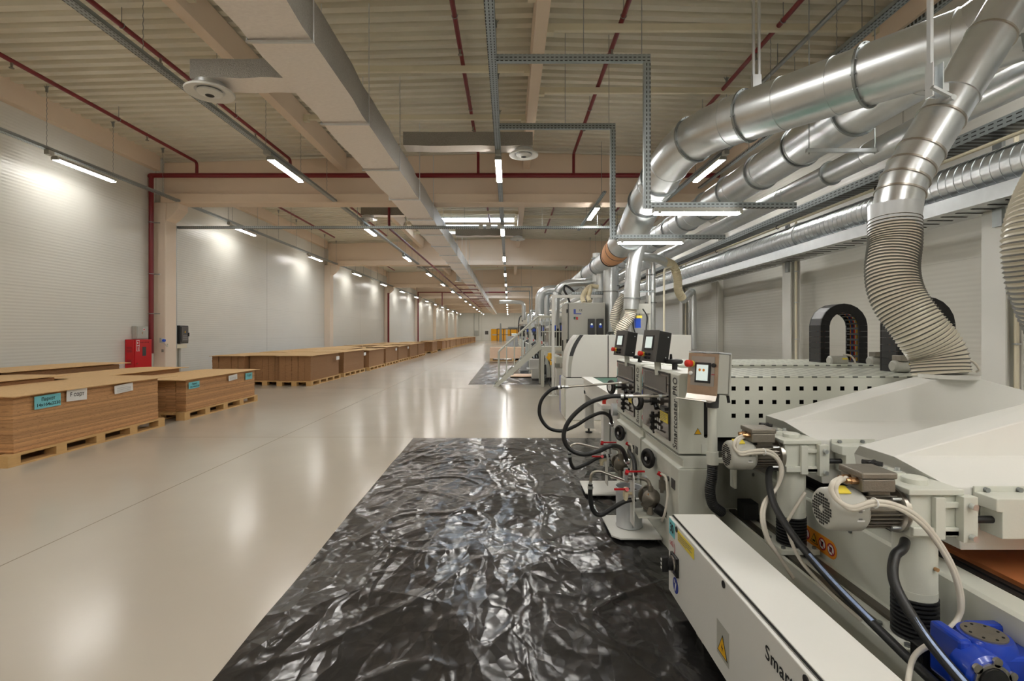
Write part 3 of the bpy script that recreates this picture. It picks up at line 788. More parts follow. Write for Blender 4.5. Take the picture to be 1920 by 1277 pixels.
paper_tag(X1, 10.12, .48, .27, .13, 'turquoise', 'turquoise paper tag at the far end of the second stack', [('F сорт', .06, .17, .06, 1)], 0)
for y in (15.3, 18.2, 23.3, 26.1): paper_tag(-5.21, y, .6, .28, .11, 'paper', 'small white paper tag on a stack farther along the aisle', [])
# ------------------------------------------------------------------ black film on the floor
def film(name, x0, x1, y0, y1, nx, ny, lab, seed, skew=0):
    mb = MB(); vs = []
    for j in range(ny+1):
        for i in range(nx+1):
            u, v = i/nx, j/ny; y = y0+(y1-y0)*v; x = x0+(x1-x0)*u+skew*(1-v)
            e = .018*noise.noise(Vector((y*1.3, seed, 0))) if i in (0, nx) else 0
            p = Vector((x*1.1+seed, y*.8, 0)); n1 = noise.noise(p*1.5); 
            q = Vector((x*.9-y*.5, x*.5+y*.7, seed)); r1 = 1-min(1, abs(noise.noise(q*1.6))*9); r2 = 1-min(1, abs(noise.noise(q*5+Vector((9, 3, 1))))*5)
            z = .004+.004*max(0, n1)+.009*max(0, r1)**2+.004*max(0, r2)**2
            ed = min(u, 1-u, v, 1-v)*12; z = .002+z*min(1, ed+.15)
            vs.append((x+e, y, z))
    mb.add(vs, [(j*(nx+1)+i, j*(nx+1)+i+1, (j+1)*(nx+1)+i+1, (j+1)*(nx+1)+i) for j in range(ny) for i in range(nx)], True)
    return tag(mb.build(name, 'black_film', loc=((x0+x1)/2, (y0+y1)/2, 0)), lab, 'plastic sheet', 'black floor films')
film('plastic_sheet', -1.29, 1.25, .9, 6.82, 150, 300, 'large wrinkled black plastic sheet on the floor before the machines', 1.3, .10)
film('plastic_sheet', -1.12, 2.9, 13.9, 25.0, 90, 200, 'black plastic sheet on the floor behind the metal stairs', 5.1)
film('plastic_sheet', .3, 3.0, 40.0, 62.0, 30, 100, 'far black plastic sheet on the floor near the yellow doors', 8.1)
# ================================================================== ROUND DUCTS AND PIPES
def ring(mb, path, dist, r, w=.02, h=.02, n=32):
    p, d = point_along(path, dist)
    mb.lathe(p-d*w/2, d, [(0, r*.98), (0, r+h), (w, r+h), (w, r*.98)], n)
def bolts(mb, path, dist, r, k=14, s=.007):
    p, d = point_along(path, dist); u = Vector((0, 0, 1)); u = (u-d*u.dot(d)).normalized() if abs(d.z) < .95 else Vector((1, 0, 0)); w = d.cross(u)
    for i in range(k):
        a = 2*PI*i/k; q = p+(u*math.cos(a)+w*math.sin(a))*(r+.012); mb.cyl(q-d*.022, q+d*.022, s, n=6)
def duct(name, lab, path, r, seams=(), flanges=(), cat='air duct', group=None, m='galvanised', n=40, rr=None, bolt=True):
    loc = path[len(path)//2]; t = thing(name, lab, cat, loc, group)
    MB().tube(path, rr or r, n).build('duct_body', m, t)
    if seams:
        for s in seams: mb = MB(); ring(mb, path, s, r, .012, .006, n); mb.build('seam_ring', 'galvanised', t)
    for s in flanges:
        mb = MB(); ring(mb, path, s, r, .022, .024, n)
        if bolt: bolts(mb, path, s, r)
        mb.build('flange', 'galvanised_dull', t)
    return t
# 1: the big one crossing diagonally, then bending down
p1 = fillet([(4.75, 2.0, 3.56), (2.17, 6.12, 3.80), (2.12, 7.75, 3.50), (2.12, 8.7, 3.13), (2.07, 9.3, 3.05)], .6, 8)
L1 = length(p1)
t = duct('round_duct', 'largest shiny round duct crossing the upper right, bending down beyond', p1, .26, [.5, 1.45, 2.3, 3.2, 3.7, 4.3, 5.5, 6.1, 7.3], [1.9, 2.95, 4.1, 4.85, 5.9, 6.6, 7.6], group='large round ducts')
mb = MB(); a, d = point_along(p1, 4.0)
for x in (-.03, .03): mb.box(a.x+x-.012, a.x+x+.012, a.y-.01, a.y+.01, a.z+.24, 5.6)
mb.cbox((a.x, a.y, a.z+.33), (.09, .05, .14)); mb.build('hanger', 'galvanised', t)
c1 = [(2.07, 9.3, 3.05), (2.07, 9.7, 3.01), (2.09, 10.1, 3.0), (2.11, 10.5, 3.0)]
cp = spline(c1, 10); rad = [.235-.035*i/(len(cp)-1)+.025*math.sin(PI*i/(len(cp)-1)) for i in range(len(cp))]
t = thing('duct_coupling', 'orange fabric coupling sleeve joining two round ducts', 'duct sleeve', cp[10]); MB().tube(cp, rad, 32).build('sleeve', 'fabric_orange', t)
for s in (.02, .3, .6, .9, length(cp)-.02):
    mb = MB(); ring(mb, cp, s, .245-.03*s, .02, .012); mb.build('clamp_band', 'dark_grey', t)
p1b = [Vector((2.11, 10.5, 3.0)), Vector((2.12, 12, 3.0)), Vector((2.15, 46, 3.0))]
duct('round_duct', 'round duct running away beyond the orange sleeve above the machines', p1b, .19, [1, 2, 4, 5, 7, 8, 10, 12], [1.5, 3, 6, 9, 13, 18, 24], group='large round ducts', bolt=False)
# 2, 3: straight ducts along the right wall
p2 = [Vector((3.6, 1.4, 3.72)), Vector((3.6, 44, 3.72))]
duct('round_duct', 'thick round duct with heavy flanges under the largest duct', p2, .24, [2.55+.45*i for i in range(26) if i % 2], [1.9+.98*i for i in range(22)], group='large round ducts', bolt=False)
t = thing('duct_bracket', 'thin steel bracket hanging below the flanged duct', 'bracket', (3.5, 5.6, 3.4))
mb = MB(); mb.box(3.3, 4.1, 5.6, 5.64, 3.42, 3.46); mb.build('cross_bar', 'galvanised', t); mb = MB(); mb.cyl((3.33, 5.62, 3.4), (3.33, 5.62, 5.9), .006, n=5); mb.cyl((4.06, 5.62, 3.4), (4.06, 5.62, 5.9), .006, n=5); mb.build('rod', 'galvanised_dull', t)
p3 = [Vector((4.2, 1.3, 3.50)), Vector((4.2, 44, 3.50))]
duct('round_duct', 'thinner smooth round duct between flanged duct and cable tray', p3, .135, [1.9, 3.4, 4.6, 6.3, 6.45, 8.2, 10, 12, 14, 17, 20], [5.3], group='large round ducts', m='galvanised', bolt=False)
# spiral duct on its rail
t = thing('spiral_duct', 'spiral seamed round duct lying on the white rail by the right wall', 'air duct', (4.9, 10, 3.07))
MB().tube([(4.9, 1.0, 3.04), (4.9, 40, 3.04)], .205, 36).build('duct_body', 'galvanised', t)
mb = MB(); y = 1.05
while y < 30:
    mb.lathe((4.9, y, 3.04), (0, 1, 0), [(0, .2), (0, .2105), (.012, .2105), (.012, .2)], 32); y += .1 if y < 12 else .2
mb.build('spiral_seam', 'galvanised', t)
for y in (4.0, 6.05, 8.4, 11.0, 14): mb = MB(); mb.lathe((4.9, y, 3.04), (0, 1, 0), [(0, .2), (0, .222), (.05, .222), (.05, .2)], 32); mb.build('joint_band', 'galvanised', t)
t = thing('support_rail', 'white painted rail carrying the spiral duct along the right wall', 'rail', (4.85, 10, 2.75))
mb = MB(); mb.box(4.62, 4.66, 1.0, 42, 2.70, 2.83); mb.box(4.62, 5.14, 1.0, 42, 2.685, 2.70); mb.box(5.12, 5.16, 1.0, 42, 2.70, 2.83); mb.build('rail', 'galvanised', t)
mb = MB(); [mb.prism([(4.72, 2.683), (4.72, 2.679), (5.0, 2.679), (5.0, 2.683)], y, y+.02) for y in [1.2+.18*i for i in range(90)]]; mb.build('slot_row', 'void_black', t)
for y in (5.1, 9.0, 14.6):
    q = {5.1: 'nearest, at the right edge of the picture', 9.0: 'middle one, behind the steel control panel', 14.6: 'farther, beside the hanging cream hose'}[y]
    t = thing('support_post', 'pale steel post by the right wall, '+q, 'post', (5.2, y, 0), 'rail posts')
    mb = MB(); mb.box(5.0, 5.02, y, y+.26, 0, 2.93); mb.box(5.02, 5.16, y+.12, y+.14, 0, 2.93); mb.box(5.16, 5.18, y, y+.26, 0, 2.93); mb.build('post', 'machine_white', t)
    mb = MB(); mb.cyl((5.09, y-.02, .3), (5.09, y-.02, 3.4), .022, n=8); mb.build('conduit', 'cream_paint', t)
    mb = MB(); mb.box(4.96, 5.0, y, y+.1, 2.5, 3.45); mb.build('channel', 'galvanised_dull', t)
    mb = MB(); [mb.box(5.06, 5.12, y-.05, y, z, z+.015) for z in (1.3, 1.95, 2.5)]; mb.build('pipe_clip', 'galvanised', t)
t = thing('cable_channel', 'white perforated cable tray along the right wall above the spiral duct', 'cable tray', (4.7, 10, 3.4))
mb = MB(); mb.box(4.66, 4.665, 1.2, 42, 3.36, 3.46); mb.box(4.66, 4.9, 1.2, 42, 3.355, 3.36); mb.build('channel', 'slotted_yz', t)
t = thing('conduit', 'cream conduit running just below the white cable tray', 'pipe', (4.72, 10, 3.27))
mb = MB(); mb.cyl((4.72, 1.2, 3.27), (4.72, 40, 3.27), .022, n=8); mb.build('pipe', 'cream_paint', t)
for y in (4.3, 6.5, 8.9, 11.5, 14): mb = MB(); mb.torus((4.72, y, 3.27), (0, 1, 0), .027, .008, 12, 6); mb.build('clip', 'black_plastic', t)
t = thing('cable_channel', 'slotted grey channel high along the right eave', 'cable tray', (4.75, 6, 4.9))
mb = MB(); mb.box(4.70, 4.78, 1.5, 12.6, 5.0, 5.04); mb.build('channel', 'slotted_y', t); mb = MB(); [mb.cyl((4.74, y, 5.04), (4.74, y, 6.0), .005, n=5) for y in (5.2, 6.8, 8.4, 10)]; mb.build('hanger_wire', 'galvanised_dull', t)
t = thing('conduit', 'grey conduit under the ceiling behind the large duct', 'pipe', (3.9, 6, 5.3))
mb = MB(); mb.tube([(4.35, 5.6, 5.72), (4.35, 12.5, 5.72)], .035, 10); mb.build('pipe', 'galvanised_dull', t)
for y in (6.4, 8.2, 10): mb = MB(); mb.cyl((4.35, y, 5.72), (4.35, y, 6.1), .006, n=5); mb.build('hanger', 'galvanised_dull', t)
# 4: near steel pipe rising to the right, with its corrugated hose
pt = fillet([at(1935, -60, 3.35), at(1690, 345, 3.3), at(1677, 418, 3.26)], .35, 8)
t = duct('extraction_pipe', 'thick slanting steel pipe feeding the corrugated hose on the hood', pt, .135, [], [], cat='pipe')
Lp = length(pt)
for s in (.55, 1.2, Lp-.52, Lp-.4, Lp-.30, Lp-.2): mb = MB(); ring(mb, pt, s, .135, .012, .008, 32); mb.build('seam_ring', 'steel', t)
mb = MB(); mb.lathe(pt[-1]+Vector((0, 0, .12)), (0, 0, -1), [(0, .137), (0, .142), (.19, .142), (.19, .137)], 32); mb.build('collar', 'tin', t)
a, d = point_along(pt, 1.02)
mb = MB(); ring(mb, pt, 1.02, .137, .014, .006); mb.box(a.x-.18, a.x-.12, a.y-.1, a.y-.05, a.z-.01, a.z+.04); mb.build('clamp', 'galvanised', t)
t = thing('pipe_hanger', 'grey bracket and strut holding the slanting steel pipe', 'bracket', a+Vector((-.2, 0, .1)))
b = at(1752, 150, 3.2)
mb = MB(); mb.box(b.x-.035, b.x-.028, b.y-.03, b.y+.03, b.z-.11, b.z+.1); mb.box(b.x+.028, b.x+.035, b.y-.03, b.y+.03, b.z-.11, b.z+.1); mb.box(b.x-.03, b.x+.03, b.y+.03, b.y+.035, b.z-.1, b.z+.1)
mb.build('bracket', 'galvanised', t)
mb = MB(); mb.box(b.x-.025, b.x-.005, b.y-.0, b.y+.03, b.z, 5.9); mb.build('strut', 'galvanised', t)
mb = MB(); mb.tube([b+Vector((-.04, -.03, -.06)), b+Vector((.1, -.03, -.13))], .016, 6); mb.cyl(b+Vector((.08, -.05, -.13)), b+Vector((.08, .02, -.13)), .018, n=10); mb.build('arm', 'galvanised', t)
def flex_hose(name, lab, pts, r, pitch=.018, amp=.008, mats=('translucent_hose', 'hose_rib'), group=None, n=28, cat='hose'):
    path = resample(spline(pts, 40), pitch/3); rr = []; mis = []
    for i in range(len(path)):
        ph = i % 3; rr.append(r+(amp if ph == 1 else 0)); mis.append(1 if ph == 1 else 0)
    t = thing(name, lab, cat, path[len(path)//2], group)
    MB().tube(path, rr, n, mis=mis).build('corrugated_tube', list(mats), t); return t
h = flex_hose('corrugated_hose', 'fat corrugated grey hose rising from the near hood to the slanting pipe', [at(1677, 412, 3.26), at(1677, 455, 3.24), at(1672, 510, 3.2), at(1684, 560, 3.15), at(1722, 615, 3.08), at(1755, 660, 3.05), at(1764, 703, 3.03)], .137, .020, .009)
p0, p1_ = at(1764, 712, 3.03), at(1764, 690, 3.03)
flex_hose('corrugated_hose', 'corrugated hose cut off by the right edge of the picture', [(2.57, 2.2, 1.17), (2.47, 2.2, 1.38), (2.345, 2.2, 1.68), (2.36, 2.2, 1.95), (2.62, 2.25, 2.35), (3.0, 2.3, 2.9)], .137, .020, .009)
# pipes and hoses over the middle machine
t = duct('extraction_pipe', 'upright shiny pipe dropping from the big duct to a pale hose', fillet([at(1203, 446, 9.0), at(1188, 490, 9.0), at(1183, 580, 9.0)], .2), .135, [.3, .75, .8], [1.1], cat='pipe', rr=None, bolt=False)
flex_hose('corrugated_hose', 'pale corrugated hose below the upright pipe, behind the black panels', [at(1183, 578, 9.0), at(1179, 595, 9.0), at(1168, 612, 9.0), at(1161, 635, 9.05), at(1166, 660, 9.1)], .10, .03, .008, n=20)
flex_hose('corrugated_hose', 'second pale corrugated hose left of the upright pipe', [at(1172, 555, 9.5), at(1160, 574, 9.5), at(1153, 598, 9.5), at(1163, 630, 9.5), at(1172, 655, 9.55)], .09, .03, .008, n=20)
for i, (x, y0, y1, d, r) in enumerate(((1119, 475, 625, 12.2, .10), (1127, 492, 622, 12.0, .11), (1133, 492, 622, 12.5, .08), (1144, 488, 622, 11.3, .15), (1152, 480, 615, 11.8, .10), (1216, 505, 640, 10.6, .055), (1224, 505, 640, 10.6, .055), (1196, 520, 600, 12, .05))):
    a, b = at(x, y0, d), at(x, y1, d)
    q = ['leftmost', 'second', 'third', 'fat fourth', 'fifth', 'left of the thin pair', 'right of the thin pair', 'short thin'][i]
    t = duct('riser_pipe', 'upright galvanised pipe behind the electrical cabinet, '+q, [a, b], r, [.2, .5, .9], [.12, .7], cat='pipe', group='upright galvanised pipes', n=16, bolt=False)
t = thing('extraction_pipe', 'shiny pipe curving right from the duct to the hanging cream hose', 'pipe', at(1230, 482, 10.2))
mb = MB(); mb.tube(fillet([at(1196, 480, 9.6), at(1232, 484, 10.2), at(1250, 494, 10.6)], .3), .085, 16); mb.build('pipe', 'galvanised', t)
mb = MB(); mb.tube(fillet([at(1208, 486, 10.6), at(1224, 490, 10.6), at(1224, 515, 10.6)], .15), .055, 12); mb.build('side_pipe', 'galvanised', t)
flex_hose('corrugated_hose', 'cream hanging hose beside the far support post', [at(1246, 490, 10.5), at(1262, 498, 10.6), at(1270, 520, 10.7), at(1272, 545, 10.7), at(1280, 560, 10.8)], .085, .04, .006, ('cream_plastic', 'cream_plastic'), n=16)
duct('riser_pipe', 'shiny upright pipe standing right of the far support post', fillet([at(1282, 562, 10.8), at(1298, 545, 11.4), at(1299, 575, 11.4), at(1299, 655, 11.4)], .15), .085, [.5, .9], [], cat='pipe', n=16)
for k, (a_, b_) in enumerate((((1098, 545), (1092, 568)), ((1106, 546), (1103, 566)))):
    flex_hose('hose_bend', 'cream bent hose on top of the electrical cabinet, '+('left' if k == 0 else 'right'), [at(1122, 538, 11.5), at(1108, 537, 11.5), at(a_[0], a_[1], 11.4), at(b_[0], b_[1]-10, 11.4), at(b_[0]+3, b_[1], 11.3)], .05, .05, .004, ('cream_plastic', 'cream_plastic'), 'cream bent hoses', n=14)
duct('arched_pipe', 'galvanised pipe arching over the white gantry frame', fillet([at(1042, 610, 12.4), at(1042, 531, 12.4), at(1118, 529, 12.4)], .45), .095, [.2, .5, 1.4], [.8], cat='pipe', group='arched pipes', n=20, bolt=False)
duct('arched_pipe', 'wide flat arched duct farther behind the white gantry frame', fillet([at(1012, 590, 17), at(1012, 545, 17), at(1050, 543, 17)], .6), .15, [.2, .4, .6, .8, 1.0, 1.2], [], cat='pipe', group='arched pipes', n=20)
duct('arched_pipe', 'far thin pipe arch right of the middle lamp row', fillet([at(982, 600, 34), at(982, 567, 34), at(958, 566, 34), at(936, 566, 34)], .3), .13, [], [], cat='pipe', group='arched pipes', n=12)
# overhead vertical drop pipes farther on
for k in range(4):
    y = 20+9*k; x = 1.5+.1*k
    duct('riser_pipe', 'far galvanised pipe dropping to the machine line, %s one' % ('nearest', 'second', 'third', 'last')[k], fillet([(2.1, y, 3.0), (x, y, 3.1), (x, y, 1.9)], .3), .11, [.3, .8], [], cat='pipe', group='far drop pipes', n=14)

# ================================================================== THE MACHINES AT THE RIGHT
# ---- long electrical box low on the left
FX = .82
t = thing('electrical_box', 'long low white electrical box lettered in black at lower right', 'electrical box', (.93, 1.6, .1))
mb = MB(); mb.box(FX+.018, 1.05, .35, 2.6, .10, .487); mb.build('case', 'machine_white', t, bev=.006)
mb = MB(); mb.box(FX, FX+.016, .36, 2.6, .105, .482); door = mb.build('door', 'machine_white', t, bev=.004)
mb = MB(); mb.box(FX+.022, 1.05, .35, 2.59, .487, .493); mb.build('lid', 'machine_white', t, bev=.002)
mb = MB(); [mb.box(.88, .98, y, y+.08, 0, .10) for y in (.9, 2.3)]; mb.build('foot', 'machine_grey', t)
q = quadplate((FX-.001, 2.585, .40), (0, -1, 0), (0, 0, 1), .085, .078, .001).build('number_tag', 'turquoise', t)
lettering('30', (FX-.002, 2.57, .42), (0, -1, 0), (0, 0, 1), .06, 'ink', q, 'printed_text', .001, fit=.055, bold=.03)
# red maker's mark: word inside a swoosh
lettering('cefla', (FX-.002, 2.575, .353), (0, -1, 0), (0, 0, 1), .035, 'logo_red', t, 'maker_mark', .001, fit=.06)
mb = MB(); c = Vector((FX-.002, 2.545, .352)); pts = [c+Vector((0, -.045*math.cos(a), .042*math.sin(a))) for a in [math.radians(-75+i*10) for i in range(15)]]
for i in range(14):
    w0, w1 = .006*math.sin(PI*i/14)+.001, .006*math.sin(PI*(i+1)/14)+.001
    mb.add([pts[i], pts[i]+Vector((0, -w0, 0)), pts[i+1]+Vector((0, -w1, 0)), pts[i+1]], [(0, 1, 2, 3)])
mb.build('maker_swoosh', 'logo_red', t)
q = quadplate((FX-.001, 2.455, .415), (0, -1, 0), (0, 0, 1), .215, .05, .001).build('notice_label', 'yellow', t)
mb = MB(); [mb.box(FX-.0032, FX-.0026, 2.445-.18*w_, 2.447, .451-.009*i, .454-.009*i) for i, w_ in enumerate((1, .9, 1, .6))]; mb.build('printed_lines', 'ink_grey', q)
mb = MB(); mb.box(FX-.014, FX, 2.44, 2.535, .235, .33); mb.build('switch_plate', 'black_plastic', t, bev=.004)
mb = MB(); mb.cyl((FX-.014, 2.49, .283), (FX-.022, 2.49, .283), .04, n=28); mb.build('switch_ring', 'steel', t)
mb = MB(); mb.cyl((FX-.02, 2.49, .283), (FX-.045, 2.49, .283), .028, n=24); mb.box(FX-.07, FX-.04, 2.478, 2.502, .248, .32); sw = mb.build('rotary_switch', 'black_plastic', t, bev=.003)
mb = MB(); [mb.box(FX-.072, FX-.07, 2.484, 2.496, z, z+.01) for z in (.262, .282, .302)]; mb.build('switch_marks', 'paper', sw)
mb = MB(); mb.cyl((FX, 2.49, .178), (FX-.001, 2.49, .178), .038, n=32); q = mb.build('blue_sign', 'sign_blue', t)
mb = MB(); mb.add([(FX-.0025, 2.50, .152), (FX-.0025, 2.488, .15), (FX-.0025, 2.474, .192), (FX-.0025, 2.486, .196)], [(0, 1, 2, 3)]); mb.add([(FX-.0025, 2.508, .186), (FX-.0025, 2.496, .186), (FX-.0025, 2.496, .202), (FX-.0025, 2.508, .202)], [(0, 1, 2, 3)]); mb.build('sign_symbol', 'paper', q)
mb = MB()
for y, z in ((2.473, .460), (1.933, .460), (1.396, .462)): mb.cyl((FX, y, z), (FX-.003, y, z), .014, n=20)
mb.each('door_plug', 'black_plastic', t)
q = quadplate((FX-.0005, 1.995, .168), (0, -1, 0), (0, 0, 1), .11, .13, .0006).build('clear_sticker', 'machine_grey', t)
triangle_sign((FX-.0015, 1.985, .183), (0, -1, 0), (0, 0, 1), .09, t)
lettering('Smartcoater PRO', (FX-.001, 1.618, .385), (0, -1, 0), (0, 0, 1), .064, 'ink', t, 'lettering', .001, spacing=1.1, fit=.50)
mb = MB(); mb.box(FX+.0165, FX+.0225, .36, 2.59, .484, .4885); mb.box(FX+.0225, FX+.0275, .36, 2.59, .484, .486); mb.build('lid_gap_shade', 'void_black', t)  # black strips standing in for the shade in the gap under the lid

# ---- machine bed with rails, upper frame, belt
t = thing('machine_bed', 'long pale machine bed with steel rails carrying the two lifting columns', 'machine bed', (2.2, 1.9, 0))
mb = MB(); mb.prism([(1.40, .0), (1.40, .27), (1.42, .27), (1.42, .255), (1.62, .255), (1.62, .0)], .35, 3.36); mb.build('base_beam', 'machine_green', t)
mb = MB(); mb.box(1.435, 1.475, .36, 3.3, .256, .272); mb.box(1.535, 1.575, .36, 3.3, .256, .272); mb.build('guide_rail', 'rail_metal', t)
mb = MB(); mb.prism([(1.62, .0), (1.62, .51), (1.635, .52), (1.73, .52), (1.73, .0)], .35, 4.3); mb.build('side_frame', 'machine_green', t)
mb = MB(); mb.box(3.5, 3.7, .35, 4.3, 0, .52); mb.build('far_side_frame', 'machine_green', t)
mb = MB(); mb.box(1.73, 3.5, .35, 4.3, .44, .505); mb.build('belt', 'belt', t)
mb = MB()
for i in range(3): mb.box(1.75+.045*i, 1.775+.045*i, .36, 3.2, .505, .512)
mb.build('belt_edge', 'black_rubber', t)
mb = MB(); mb.box(1.73, 3.5, .4, 4.2, .05, .4); mb.build('under_tray', 'void_black', t)
mb = MB(); mb.box(1.44, 1.53, 3.1, 3.2, .272, .375); mb.build('end_stop', 'black_plastic', t, bev=.005)
mb = MB(); [mb.cyl((1.621, y, z), (1.612, y, z), .010, n=10) for y in (3.35, 3.0, 2.4, 1.5, 1.05) for z in (.48,)]; [mb.cyl((1.621, 2.95, z), (1.608, 2.95, z), .016, n=14) for z in (.34, .39)]; mb.each('screw', 'galvanised_dull', t)
# orange safety strip
q = MB(); y0, y1, z0, z1 = 2.80, 2.50, .285, .375; 
poly = []
for cx, s in ((y0-.045, 1), (y1+.045, -1)):
    for i in range(9):
        a = (-PI/2+PI*i/8); poly.append((cx+s*.045*math.cos(a), (z0+z1)/2+.045*math.sin(a)*s))
q.prism(poly, 1.6185, 1.6198, 'x'); q = q.build('safety_strip', 'orange', t)
for i in range(4):
    cy = 2.755-.070*i
    if i == 1:
        m2 = MB(); m2.prism([(cy+.032, .305), (cy, .36), (cy-.032, .305)], 1.6175, 1.6184, 'x'); m2.build('hand_pictogram', 'ink', q)
        m2 = MB(); m2.prism([(cy+.025, .309), (cy, .352), (cy-.025, .309)], 1.6165, 1.6175, 'x'); m2.build('hand_pictogram', 'warning_yellow', q)
        m2 = MB(); m2.box(1.6160, 1.6165, cy-.012, cy+.012, .315, .325); m2.build('hand_pictogram', 'ink', q)
    else:
        m2 = MB(); m2.cyl((1.6184, cy, .33), (1.6175, cy, .33), .031, n=28); m2.build('prohibition_disc', 'logo_red', q)
        m2 = MB(); m2.cyl((1.6175, cy, .33), (1.6168, cy, .33), .024, n=28); m2.build('disc_face', 'paper', q)
        m2 = MB(); m2.box(1.6163, 1.6168, cy-.010, cy+.010, .318, .343); m2.build('disc_symbol', 'ink', q)
        m2 = MB(); m2.add([(1.616, cy+.021, .347), (1.616, cy+.016, .352), (1.616, cy-.021, .313), (1.616, cy-.016, .308)], [(0, 1, 2, 3)]); m2.build('disc_bar', 'logo_red', q)
# board on the belt
mb = MB(); mb.box(1.82, 3.3, .5, 2.25, .513, .53); tag(mb.build('coated_panel', 'board_brown', loc=(2.5, 1.4, .52)), 'brown coated wood panel lying on the black belt under the hood', 'wood panel')

# ---- the two hoods
def hood(Y, lab):
    t = thing('lamp_hood', lab, 'machine hood', (2.57, Y, .62), 'pale pyramid hoods over the belt')
    zr, zl, zb, zt = .92, .853, .622, 1.157; xl, xr = 1.555, 3.59
    yf, yr, yb = Y-.02, Y+.165, Y+.50
    v = [(1.66, yf, zb), (3.5, yf, zb), (3.5, yf, zl), (1.62, yf, zl), (xl, yr, zr), (xr, yr, zr), (2.46, yr+.03, zt), (2.69, yr+.03, zt),
         (2.41, yb-.18, zt), (2.72, yb-.18, zt), (xl, yb-.13, zr), (xr, yb-.13, zr), (1.66, yb, zb), (3.5, yb, zb), (1.62, yb, zl), (3.5, yb, zl)]
    f = [(0, 1, 2, 3), (3, 2, 5, 4), (4, 5, 7, 6), (6, 7, 9, 8), (4, 6, 8, 10), (5, 11, 9, 7), (10, 8, 9, 11), (10, 11, 15, 14), (14, 15, 13, 12), (0, 3, 14, 12), (3, 4, 10, 14), (1, 13, 15, 2), (2, 15, 11, 5), (0, 12, 13, 1)]
    mb = MB(); mb.add(v, f); mb.build('hood_shell', 'machine_white', t, bev=.004)
    c = ((2.41+2.72)/2, (yr+.03+yb-.18)/2, zt)
    mb = MB(); mb.lathe(c, (0, 0, 1), [(0, .141), (.02, .141), (.02, .137)], 32); mb.build('hose_collar', 'machine_white', t)
    # rod and the folded guard boxes in front
    mb = MB(); mb.cyl((1.62, Y-.075, .755), (3.5, Y-.075, .755), .013, n=12); mb.build('adjusting_rod', 'black_plastic', t)
    mb = MB(); mb.prism([(1.70, .84), (1.70, .795), (1.72, .792), (1.72, .70), (1.93, .70), (1.93, .80), (1.89, .84)], Y-.115, Y-.03); mb.prism([(1.70, .80), (1.93, .80), (1.93, .86), (1.70, .86)], Y-.030, Y-.022); mb.build('guard_box', 'machine_green', t, bev=.003)
    mb = MB(); [mb.cyl((x, Y-.03, .848), (x, Y-.042, .848), .009, n=10) for x in (1.74, 1.86)]; mb.each('guard_screw', 'galvanised_dull', t)
    mb = MB(); mb.box(1.925, 2.02, Y-.085, Y-.06, .755, .775); mb.build('side_bolt', 'black_plastic', t)
    kn = MB(); kn.lathe((1.97, Y-.06, .665), (1, -.2, 0), [(0, .018), (.02, .026), (.045, .026), (.05, .015)], 12); kn.build('clamp_knob', 'black_plastic', t)
    mb = MB(); mb.cyl((1.92, Y-.05, .67), (1.97, Y-.06, .665), .02, n=12); mb.build('knob_stem', 'machine_green', t)
    return t
hood(2.70, 'farther pale pyramid hood, the one under the fat corrugated hose')
hood(1.88, 'nearer pale pyramid hood at the right edge of the picture')

